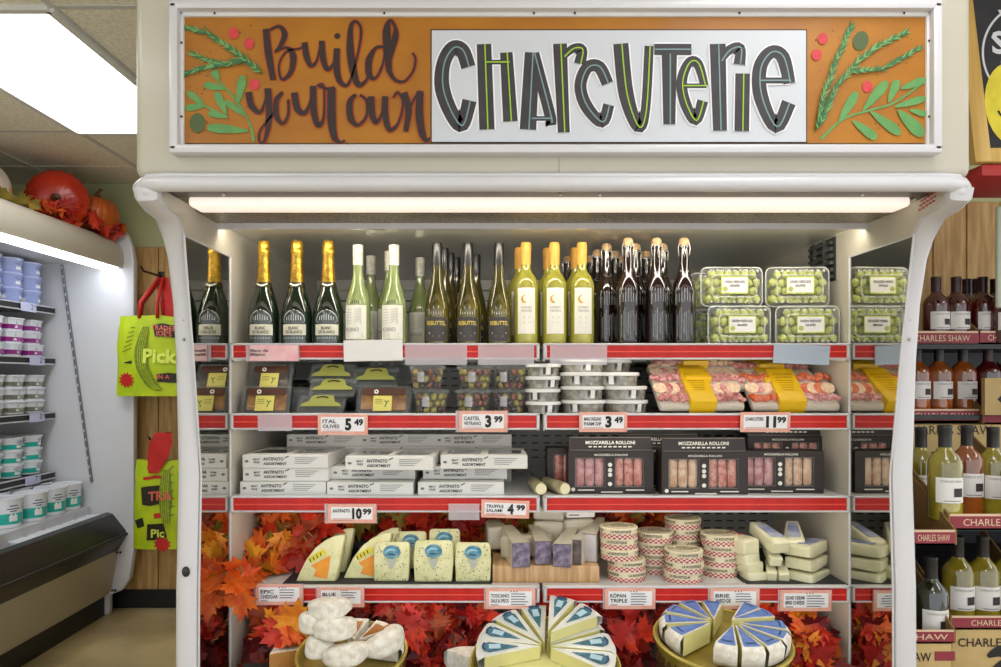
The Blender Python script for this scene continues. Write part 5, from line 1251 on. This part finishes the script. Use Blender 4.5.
# wooden board with dark-rinded wedges
BAM = mat('bamboo_board', (206,170,122), .45, c2=(178,138,94), scale=7, stretch=(12,.6,1), coat=.1)
bx = X_(546,2.19)
t = thing('cutting_board', 'thick pale wooden block board standing on the fourth shelf\'s centre', 'cutting board', (bx, 2.185, Z4))
part('block', MB().box((-.160,0,0), (.160,.30,.052), BAM, .004), t)
ZB = Z4+.0525; PRP = mat('purple_rind', (92,80,110), .5, c2=(150,140,160), scale=50, bump=.1); WRP = mat('beige_wrap', (190,180,158), .35, coat=.35, c2=(206,200,184), scale=10); DKR = mat('dark_rind', (70,60,62), .5, c2=(120,110,104), scale=40)
def rind_wedge(label, px, Y, w_, h, ln, rz, face, dz=0, top=WRP):
    t = thing('cheese_wedge', label, 'cheese', (X_(px,Y), Y, ZB+dz), (0,0,rz), group='dark-rinded wedges on the board')
    m = MB(); a = w_/2; b = w_*.30
    m.add([(-a,0,0),(a,0,0),(b,ln,0),(-b,ln,0),(-a,0,h),(a,0,h),(b,ln,h*1.25),(-b,ln,h*1.25)], [(3,2,1,0),(4,5,6,7),(1,2,6,5),(2,3,7,6),(3,0,4,7)], top); part('wrap', m.jit(.002, 30, px), t)
    m = MB(); m.box((-a,-.004,.001), (a,.003,h-.001), face, .003); part('rind', m, t, 'purple-grey rind face')
for i, (px, w_, h, rz, fc, Y) in enumerate(((521,.054,.074,.22,PRP,2.165),(543,.050,.070,.12,PRP,2.20),(562,.054,.068,-.30,PRP,2.17),(576,.034,.074,-.42,DKR,2.20),(590,.040,.085,-.35,mat('pale_rind', (190,184,186), .5, var=.15, scale=40),2.23))):
    rind_wedge('wrapped wedge with purple-grey rind on the board, %s' % ('leftmost','second from left','third from left','fourth from left, thin','rightmost, pale')[i], px, Y, w_, h, .17, rz, fc)
for px, Y, L, W, h, dz, rz, l in ((505,2.24,.17,.06,.066,.006,-1.0,'long beige wrapped cheese at the board\'s left side'),(548,2.34,.13,.10,.045,.105,-.2,'beige wrapped cheese heaped behind the board\'s wedges'),(497,2.34,.12,.06,.075,.01,.1,'wrapped cheese block standing at the board\'s left rear'),(580,2.33,.10,.10,.05,.115,.1,'wrapped cheese with white price label at the top back')):
    t = thing('wrapped_cheese', l, 'cheese', (X_(px,Y), Y, ZB+dz), (0,.0,rz), group='beige wrapped cheeses at the board')
    part('wrap', MB().box((-W/2,-.0,0), (W/2,L,h), WRP, .010, 3).jit(.006, 14, px), t)
    if 'price' in l:
        m = MB().box((-.045,-.006,.005), (.045,-.004,.045), M_paper); m.stroke([(-.038,.036),(-.02,.036)], .004, STK, y=-.007); m.stroke([(.005,.038),(.035,.038)], .010, M_black, y=-.007, smooth=False); m.stroke([(-.038,.014),(-.005,.014)], .003, M_black, y=-.007); part('label', m, t, 'white price label', rot=(.25,0,0))
    if dz > .1:
        solo('wrapped_cheese', MB().box((-W/2,0,0), (W/2,L,dz-.004), WRP, .012, 3).jit(.004, 14, 2), 'beige wrapped cheese low at the back, under %s' % ('the heaped one' if px < 570 else 'the labelled one'), 'cheese', (X_(px,Y), Y+.004, ZB), (0,0,rz), group='beige wrapped cheeses at the board')
# gingham tins
GING = mat('cream_tin_lid', (224,214,182), .5, var=.04, scale=20); GR_ = mat('gingham_red', (186,62,58), .55)
def tin():
    t = thing('camembert_box', 'x', 'cheese box', group='round gingham cheese boxes')
    r, h = .058, .032
    m = MB().lathe([(0,0),(r*.97,0),(r*.97,h*.5)], mat('gingham_white', (232,222,210), .55), 32); part('base', m, t, 'white base with red gingham')
    m = MB(); nn = 44
    for i in range(nn):
        for j in range(3):
            if (i+j) % 2: continue
            a0 = 2*PI*i/nn; a1 = 2*PI*(i+1)/nn; rr = r*.97+.0006; z0 = .001+j*.0052; z1 = z0+.0052
            m.add([(rr*math.cos(a0),rr*math.sin(a0),z0),(rr*math.cos(a1),rr*math.sin(a1),z0),(rr*math.cos(a1),rr*math.sin(a1),z1),(rr*math.cos(a0),rr*math.sin(a0),z1)], [(0,1,2,3)], GR_)
    part('gingham_print', m, t, 'red gingham checks', kind='stuff')
    m = MB().lathe([(r,h*.48),(r,h-.002),(r-.002,h),(0,h)], GING, 32); lid = part('lid', m, t, 'cream lid')
    m = MB(); f = wrap(r, off=.0008)
    for k in range(4):
        a = k*PI/2; mm = MB().text('LA ROUSTIQUE', M_ink, .010, None, lambda q: f(Vector((q.x,q.y,q.z+h*.74))), width=.062, bold=.03); m.add(mm.v, mm.f, M_ink, Matrix.Rotation(a, 4, 'Z'))
    T = TR(0,0,h+.0008,-PI/2,0,0)
    m.stroke([(.046*math.cos(x*.3927),.046*math.sin(x*.3927)) for x in range(16)], .0016, M_ink, T=T, close=True); m.text('LA ROUSTIQUE', M_ink, .017, T @ TR(0,-.0006,0), width=.086, bold=.05); m.stroke([(-.022,-.017),(.024,-.018)], .004, M_ink, T=T); m.stroke([(-.018,.021),(.02,.022)], .004, M_ink, T=T)
    part('lettering', m, lid, 'dark printed lettering'); return Proto(t)
TN = tin(); rn = random.Random(8)
for nm, px, Y, n, ex in (('left front stack',619,2.24,5,.004),('centre back stack',654,2.33,4,0),('centre front stack',684,2.215,3,0),('back stack right of centre',683,2.38,5,0),('right stack',720,2.29,4,0)):
    for k in range(n):
        dx = (.022,.022,.0,.0,-.001)[k] if 'left' in nm else rn.uniform(-.004,.004)
        TN((X_(px,Y)+dx, Y+rn.uniform(-.004,.004), Z4+k*.0325), (0,0,rn.uniform(-.5,.5)), 'round red gingham cheese box, %s, %s' % (nm, ('bottom one','second up','third up','fourth up','top one')[k] if k < n-1 else 'top one'))
# wrapped wedges at right
WRB = mat('pale_brie_wrap', (236,232,200), .35, coat=.4, c2=(222,218,180), scale=12); BLU2 = mat('blue_grey_wrap_print', (130,138,176), .4, c2=(190,194,200), scale=20)
def long_wedge(label, a, b, w_, h, smear=None, red=False, seed=0):
    """a = far narrow end, b = near rind end (world points on the underside)"""
    a = Vector(a); b = Vector(b); L = (b-a).length
    t = thing('wrapped_wedge', label, 'cheese', b, (0,0,0), group='wrapped soft cheese wedges')
    d = (a-b).normalized(); t.rotation_euler = (math.asin(d.z), 0, math.atan2(-d.x, d.y))
    m = MB().box((-.5,0,0), (.5,1,1), WRB, .16, 3, fn=lambda q: Vector((q.x*w_*(1-.50*q.y), q.y*L, q.z*h*(1-.12*q.y)))); part('wrap', m.jit(.004, 26, seed), t)
    if smear:
        m = MB().box((-.34,.18,.96), (.34,.80,1.06), BLU2, .04, 2, fn=lambda q: Vector((q.x*w_*(1-.50*q.y), q.y*L, q.z*h*(1-.12*q.y)+.002))); part('printed_foil', m.jit(.004, 26, seed), t, 'blue-grey print')
    if red:
        m = MB().box((.49,.35,.2), (.53,.62,.85), STK, fn=lambda q: Vector((q.x*w_*(1-.5*q.y), q.y*L, q.z*h))); m = MB().box((-.2,.40,1.0), (.4,.44,1.06), STK, fn=lambda q: Vector((q.x*w_*(1-.5*q.y), q.y*L, q.z*h))); m.box((-.2,.62,1.0), (.4,.65,1.06), STK, fn=lambda q: Vector((q.x*w_*(1-.5*q.y), q.y*L, q.z*h*.98+.002))); part('label', m.jit(.004, 26, seed), t, 'red-lined label')
def WP_(px, py, Y): return (X_(px,Y), Y, Z_(py,Y))
hh = .036
long_wedge('soft cheese wedge with red-lined label, top left of the heap', WP_(716,543,2.36), WP_(752,556,2.22), .075, .05, None, True, 1)
long_wedge('soft cheese wedge second down on the heap\'s left side', WP_(722,560,2.34), WP_(754,565,2.22), .07, .04, None, True, 2)
long_wedge('soft cheese wedge third down on the heap\'s left side', WP_(732,568,2.32), WP_(757,574,2.21), .07, .036, None, False, 3)
long_wedge('soft cheese wedge at the bottom left of the heap', WP_(738,578,2.32), WP_(759,583.5,2.20), .072, .034, None, False, 4)
long_wedge('soft cheese wedge with blue-grey print, top middle of the heap', WP_(752,532,2.34), WP_(781,555,2.20), .068, .045, True, False, 5)
long_wedge('soft cheese wedge with blue-grey print pointing down, top right of the heap', WP_(792,530,2.36), WP_(794,554,2.24), .07, .045, True, False, 6)
long_wedge('small soft cheese wedge low in the heap\'s middle', WP_(768,566,2.30), WP_(772,582,2.20), .036, .032, None, False, 7)
long_wedge('small soft cheese wedge low, right of the middle', WP_(780,566,2.30), WP_(784,583,2.20), .036, .034, None, False, 8)
long_wedge('soft cheese wedge in the middle of the heap', WP_(765,548,2.30), WP_(776,567,2.21), .045, .034, None, False, 9)
for k, l in enumerate(('bottom','middle','top')):
    long_wedge('soft cheese wedge in the heap\'s right stack, %s' % l, WP_(823-k,577-14*k,2.30), WP_(798-k,584.5-13.5*k,2.20), .095, .038, k == 2, False, 10+k)
# ================================================================ leaf garlands
garland('leaf_garland', 'orange and rust leaf garland hanging at the left end of the fourth shelf', [(-.735,2.45,1.03),(-.70,2.42,.98),(-.66,2.36,.91),(-.70,2.30,.87)], 60, .085, [O_,O_,U_,S_,L_,Y_], (.035,.06,.04), 21, (.1,-1,.3))
garland('leaf_garland', 'large orange leaf spray spilling over the fourth shelf\'s left end', [(-.74,2.20,.92),(-.725,2.13,.87),(-.73,2.11,.81)], 9, .095, [O_,O_,Y_], (.02,.02,.02), 24, (.2,-1,.2), stems=4)
garland('leaf_garland', 'scarlet maple leaf spray beside the first orange-centred wedge', [(-.62,2.30,.92),(-.56,2.32,.96)], 9, .11, [S_,S_,U_], (.04,.03,.03), 25, (0,-1,.5), stems=5)
garland('leaf_garland', 'red and orange leaf garland behind the speckled cheeses', [(-.66,2.60,.96),(-.40,2.58,.96),(-.15,2.58,.96),(.10,2.58,.96)], 150, .085, [S_,R_,O_,S_,L_], (.06,.06,.05), 22)
garland('leaf_garland', 'orange and maroon leaf garland behind the gingham cheese boxes', [(.12,2.58,.96),(.35,2.56,.96),(.62,2.56,.96)], 110, .08, [O_,Y_,S_,D_,U_,L_], (.06,.05,.05), 23)
garland('leaf_garland', 'maroon and red leaf garland at the lower left corner', [(-.72,2.40,.70),(-.68,2.30,.64),(-.66,2.16,.58)], 90, .075, [D_,R_,U_,R_], (.05,.07,.07), 31)
garland('leaf_garland', 'yellow and orange leaf spray at the left of the left bowl', [(-.60,2.12,.72),(-.52,2.10,.70)], 11, .085, [Y_,Y_,O_,S_], (.04,.02,.03), 32, (0,-1,.6), stems=4)
garland('leaf_garland', 'rust and red leaves behind the left bowl', [(-.62,2.42,.66),(-.30,2.42,.66),(-.15,2.40,.66)], 150, .075, [R_,D_,U_,S_], (.07,.06,.07), 33)
garland('leaf_garland', 'red leaf garland between the left bowl and the middle cheeses', [(-.27,2.34,.68),(-.20,2.24,.65),(-.12,2.24,.64),(-.06,2.36,.68)], 230, .062, [R_,R_,S_,D_,S_,U_], (.07,.08,.075), 34)
garland('leaf_garland', 'red leaf garland between the middle cheeses and the right bowl', [(.16,2.46,.70),(.26,2.34,.68),(.34,2.24,.64),(.42,2.3,.62)], 190, .075, [R_,R_,S_,S_,D_,R_], (.07,.07,.075), 35)
garland('leaf_garland', 'scarlet, yellow and orange leaf garland at the lower right', [(.80,2.40,.68),(.86,2.30,.66),(.96,2.22,.63),(.98,2.2,.58)], 150, .09, [R_,S_,R_,O_,Y_,D_], (.05,.06,.08), 36)
garland('leaf_garland', 'maroon leaf garland deep behind the right bowl', [(.50,2.54,.68),(.70,2.54,.68),(.98,2.50,.68)], 120, .075, [D_,R_,U_], (.06,.05,.07), 37)
def tilt_from(n0, pivot, rx):
    """leans everything built since n0 about a pivot, as the propped display leans towards the aisle"""
    R = Matrix.Translation(pivot) @ Matrix.Rotation(rx, 4, 'X') @ Matrix.Translation(-Vector(pivot))
    for o in list(bpy.data.objects):
        if o.parent is None and o.name not in n0:
            M = R @ (Matrix.Translation(o.location) @ o.rotation_euler.to_matrix().to_4x4())
            o.location = M.to_translation(); o.rotation_euler = M.to_euler()
def names(): return {o.name for o in bpy.data.objects}
# ================================================================ bowls and cheeses at the bottom
GOLDB = mat('olive_gold_bowl', (158,140,58), .35, metal=.25, coat=.3, c2=(132,112,40), scale=9); LACE = mat('lace_brown', (96,62,30), .6)
def bowl(label, px, py, Y, r, h=.10, lace=True, ry=1.0):
    x, zr = X_(px,Y), Z_(py,Y)
    t = thing('display_bowl', label, 'bowl', (x, Y, zr-h), group='gold display bowls'); t.scale = (1, ry, 1)
    m = MB().lathe([(0,.0),(r*.86,.0),(r*.90,.01),(r*.97,h*.8),(r,h),(r-.008,h+.004),(r-.014,h-.004),(r*.86,h-.022),(0,h-.022)], GOLDB, 48); part('bowl_body', m, t)
    if lace:
        m = MB(); n = 46
        for i in range(n):
            for j in range(3):
                a = 2*PI*(i+.5*(j % 2))/n; z = h*(.22+.22*j); rr = r*(.905+.075*(z/h))+.002; aa = .036
                p = [(rr*math.cos(a+u*aa), rr*math.sin(a+u*aa), z+v*.008) for u, v in ((-1,-1),(0,1),(1,-1),(0,.2))]; m.tube(p, .0022, LACE, 4)
        part('lace_pattern', m, t, 'dark lace scrollwork round the side', kind='stuff')
    part('rim_bead', MB().tube([(r*math.cos(a*PI/24), r*math.sin(a*PI/24), h+.002) for a in range(49)], .004, mat('rim_gold', (196,180,90), .3, metal=.4), 6), t)
    return x, Y, zr
RIND = mat('white_bloomy_rind', (236,233,224), .7, c2=(212,206,190), scale=55, bump=.25); PASTE = mat('amber_paste', (180,118,44), .4, c2=(200,146,76), scale=14); PLW = mat('pale_yellow_paste', (226,220,150), .5, var=.05)
def brie(label, loc, rz, r, a, h, rx=0, ry=0, side=PASTE, top=RIND, lab=None, grp='white-rinded cheese wedges', seed=0, mid=None):
    """a wedge: point at the origin, rind arc outwards along +x"""
    t = thing('cheese_wedge', label, 'cheese', loc, (rx, ry, rz), group=grp)
    n = 9; arc = [(r*math.cos(-a/2+a*i/n), r*math.sin(-a/2+a*i/n)) for i in range(n+1)]
    e = .22*h; m = MB(); k = n+1
    lv = [(0,.90),(e,.99),(h-e,1.0),(h,.90)]
    vs = []
    for z, s in lv: vs += [(.012*(1-s),0,z)]+[(x*s, y*s, z) for x, y in arc]
    K = k+1; fs = [tuple(range(K))[::-1]]; 
    for j in range(3): fs += [(j*K+1+i, j*K+2+i, (j+1)*K+2+i, (j+1)*K+1+i) for i in range(n)]
    m.add(vs, fs, top); m.add([], [tuple(3*K+i for i in range(K))], top); 
    m.f[-1] = tuple(3*K+i for i in range(K))
    part('rind', m.jit(.0022, 30, seed), t, 'white rind', ang=60)
    m = MB()
    for s in (-1, 1):
        p = arc[0] if s < 0 else arc[-1]; i1 = 1 if s < 0 else n+1; q = []
        m.add([tuple(Vector(vs[j*K+ii])) for j in (0, 3) for ii in (0, i1)], [(0,1,3,2)], side)
        P0 = Vector((0,0,0)); P1 = Vector((p[0], p[1], 0)); nn = Vector((-p[1], p[0], 0)).normalized()*(-.0008 if s < 0 else .0008)*1
        if s < 0: nn = Vector((p[1], -p[0], 0)).normalized()*.0008
    part('cut_face', m.jit(.0022, 30, seed), t, 'cut cheese face', smooth=False)
    if lab:
        m = MB(); lm, kind = lab; T = TR(0,0,h+.0014,-PI/2,0,0)
        if kind == 'plain':
            o = [(r*.12,0)]+[(r*.74*math.cos(-a*.34+a*.68*i/6), r*.74*math.sin(-a*.34+a*.68*i/6)) for i in range(7)]
            m.prism(o, .0014, lm, TR(0,0,h+.0024,-PI/2,0,0)); part('amber_top', m, t, 'amber top face')
        elif kind == 'oval':
            lpts = []; 
            m.add([T @ Vector(q) for q in []], [], lm)
            o = [(r*.34,0),(r*.80,math.tan(a*.30)*r*.80),(r*.88,math.tan(a*.16)*r*.88),(r*.90,0),(r*.88,-math.tan(a*.16)*r*.88),(r*.80,-math.tan(a*.30)*r*.80)]
            m.prism([(x, y) for x, y in o], .0012, lm, TR(0,0,h+.0022,-PI/2,0,0)); 
            b = part('label', m, t, 'teal and navy label'); m = MB()
            m.stroke([(r*.86,math.tan(a*.24)*r*.80),(r*.895,0),(r*.86,-math.tan(a*.24)*r*.80)], .006, mat('navy_print', (40,60,110), .5), T=TR(0,0,h+.0040,-PI/2,0,0))
            m.stroke([(r*.62,0),(r*.80,0)], .018, mat('sky_print', (170,200,214), .5), T=TR(0,0,h+.0036,-PI/2,0,0), smooth=False); part('printed_band', m, b)
        else:
            o = [(r*.10,0)]+[(r*.90*math.cos(-a*.40+a*.8*i/6), r*.90*math.sin(-a*.40+a*.8*i/6)) for i in range(7)]
            m.prism(o, .0014, lm, TR(0,0,h+.0024,-PI/2,0,0)); b = part('label', m, t, 'blue printed top label'); m = MB()
            m.stroke([(r*.80*math.cos(-a*.28+a*.56*i/4), r*.80*math.sin(-a*.28+a*.56*i/4)) for i in range(5)], .005, mat('navy_print', (40,60,110), .5), T=TR(0,0,h+.0042,-PI/2,0,0)); part('lettering', m, b)
    return t
# left bowl
n0 = names()
x, Y, z = bowl('gold bowl with brown lace side holding white-rinded wedges, left', 352, 652, 2.02, .150)
zb = z-.018
def at(cx, cy, deg, d=.0): return (cx+d*math.cos(math.radians(deg)), cy+d*math.sin(math.radians(deg)), zb)
AMT = mat('amber_top', (158,96,28), .4, c2=(176,116,44), scale=14)
for deg, l in ((8,'amber top showing, at the right of the left bowl'),(52,'amber top showing, back right of the left bowl'),(96,'at the back of the left bowl')):
    brie('white-rinded cheese wedge, '+l, at(x+.004, Y, deg, .018), math.radians(deg), .122, math.radians(39), .045, side=RIND, lab=(AMT,'plain') if deg > -30 else None, seed=deg)
tilt_from(n0, (x, Y, z), .22)
def heel(label, px, py, Y, L, h, yaw, roll=0, seed=0):
    """a fat rounded rind-covered piece, bent like the rim of a wheel; px,py = its centre"""
    t = thing('cheese_wedge', label, 'cheese', (X_(px,Y), Y, Z_(py,Y)-h/2), (0, roll, yaw), group='white-rinded cheese wedges')
    def f(q):
        u = q.x*2; taper = 1-.22*u*u
        return Vector((q.x*L, q.y*.062*taper+.022*u*u, (q.z-.5)*h*taper+h/2))
    m = MB()
    n = 9
    for a in range(1): m.box((-.5,-.5,0), (.5,.5,1), RIND, .30, 4)
    bm = bmesh.new(); vv = [bm.verts.new(q) for q in m.v]
    for fc in m.f: bm.faces.new([vv[k] for k in fc])
    bmesh.ops.subdivide_edges(bm, edges=[e for e in bm.edges if e.calc_length() > .15], cuts=5, use_grid_fill=True)
    bm.verts.index_update(); m = MB(); m.add([f(q.co) for q in bm.verts], [[q.index for q in fc.verts] for fc in bm.faces], RIND); bm.free()
    part('rind', m.jit(.0035, 22, seed), t, 'bumpy white rind', ang=80)
    m = MB(); m.box((L*.18,.030,h*.25), (L*.40,.052,h*.80), PASTE, .006); part('cut_face', m.jit(.002, 22, seed), t, 'amber cut face')
for args in (('white-rinded cheese wedge, bottom left of the left pile',316,646,1.965,.080,.058,-.9,.15,41),('white-rinded cheese wedge, front centre, long rind facing out',347,655,1.93,.125,.056,.12,-.12,42),('white-rinded cheese wedge, front right in the left bowl',390,641,1.985,.125,.060,.75,-.28,43),
    ('white-rinded cheese wedge, middle left of the left pile',310,622,1.975,.075,.056,-1.0,.1,44),('white-rinded cheese wedge, middle of the left pile, facing front',334,629,1.945,.118,.058,.10,0,45),('white-rinded cheese wedge, on top of the left pile',328,609,1.965,.120,.054,-.10,-.08,46)): heel(*args)
# a couple of cut wheels peeping at the lower left
for px, py, rz, l in ((262,672,1.0,'cut cheese with amber paste at the bottom left corner'),(462,676,1.8,'white-rinded cheese cut off by the bottom edge, centre left')):
    Y2 = 2.02; solo('riser_block', MB().box((-.07,-.07,-.2), (.07,.07,-.001), mat('black_riser', (40,38,38), .6), .004), 'black riser under the %s' % ('amber-pasted corner cheese' if px < 300 else 'centre-left cheese'), 'riser', (X_(px,Y2), Y2, Z_(py,Y2)))
    brie(l, (X_(px,Y2)+.02, Y2, Z_(py,Y2)), rz, .10, 1.2, .05, side=PASTE if px < 300 else RIND, seed=int(px))
# centre fan with teal labels
n0 = names()
x, Y, z = bowl('gold bowl under the teal-labelled wedges, centre', 545, 672, 2.00, .205, .10, False)
TLB = mat('teal_navy_label', (60,120,140), .4, c2=(34,84,104), scale=60); SHR = mat('cloudy_wrap', (206,210,206), .3, coat=.4, c2=(222,222,210), scale=16)
zb = z-.020
solo('cheese_riser', MB().lathe([(0,0),(.12,0),(.12,.044),(0,.044)], PLW, 24), 'pale cheese wheel under the fan of teal-labelled wedges', 'cheese', (x, Y, zb-.001))
zt = zb+.0445
for i, (deg, rise, l) in enumerate(((-178,0,'far left'),(158,.0,'left'),(128,.014,'upper left'),(98,.018,'upper middle'),(66,.030,'top, tilted up'),(36,.020,'upper right'),(6,.0,'right'),(-20,-.0,'lower right'))):
    brie('soft cheese wedge with teal label, %s of the centre fan' % l, (x+.014*math.cos(math.radians(deg)), Y+.014*math.sin(math.radians(deg)), zt+(.001 if rise == 0 else .001)), math.radians(deg), .175, math.radians(27), .042, 0, -(rise*4 if rise else 0)*.0+0, PLW, SHR, (TLB,'oval'), 'teal-labelled wedges in the centre fan', i)
for i, (deg, l) in enumerate(((66,'top'),(36,'right'),)):
    brie('soft cheese wedge with teal label stacked on the fan\'s %s side' % l, (x+.016*math.cos(math.radians(deg)), Y+.016*math.sin(math.radians(deg)), zt+.0445), math.radians(deg+4), .170, math.radians(27), .036, 0, 0, PLW, SHR, (TLB,'oval'), 'teal-labelled wedges in the centre fan', 20+i)
tilt_from(n0, (x, Y-.05, z), .34)
# right bowl
n0 = names()
x, Y, z = bowl('gold bowl with brown lace side holding blue-labelled wedges, right', 722, 639, 2.00, .182)
zb = z-.016; BLL = mat('cornflower_label', (104,140,204), .45, c2=(84,116,184), scale=30)
for i, (deg, l) in enumerate(((172,'far left'),(140,'back left'),(205,'front left'),(108,'back'),(76,'back right of centre'))):
    brie('white-rinded wedge with blue label, %s of the right bowl' % l, (x-.018+.012*math.cos(math.radians(deg)), Y+.016+.012*math.sin(math.radians(deg)), zb), math.radians(deg), .135, math.radians(28), .058, 0, 0, PLW, RIND, (BLL,'full'), 'blue-labelled wedges in the right bowl', 60+i)
for i, (deg, l) in enumerate(((-116,'front'),(-88,'front, second from left'),(-60,'front, third from left'),(-33,'front right'),(-6,'right'))):
    brie('white-rinded wedge with blue label, %s of the right bowl' % l, (x+.030+.012*math.cos(math.radians(deg)), Y+.012*math.sin(math.radians(deg)), zb+.002), math.radians(deg), .135, math.radians(26), .062, 0, 0, PLW, RIND, (BLL,'full'), 'blue-labelled wedges in the right bowl', 70+i)
for i, (deg, l) in enumerate(((46,'back right'),(20,'right, behind the front group'))):
    brie('white-rinded wedge with blue label, %s of the right bowl' % l, (x+.028, Y+.010, zb+.004), math.radians(deg), .138, math.radians(25), .064, 0, 0, PLW, RIND, (BLL,'full'), 'blue-labelled wedges in the right bowl', 80+i)
tilt_from(n0, (x, Y, z), .14)
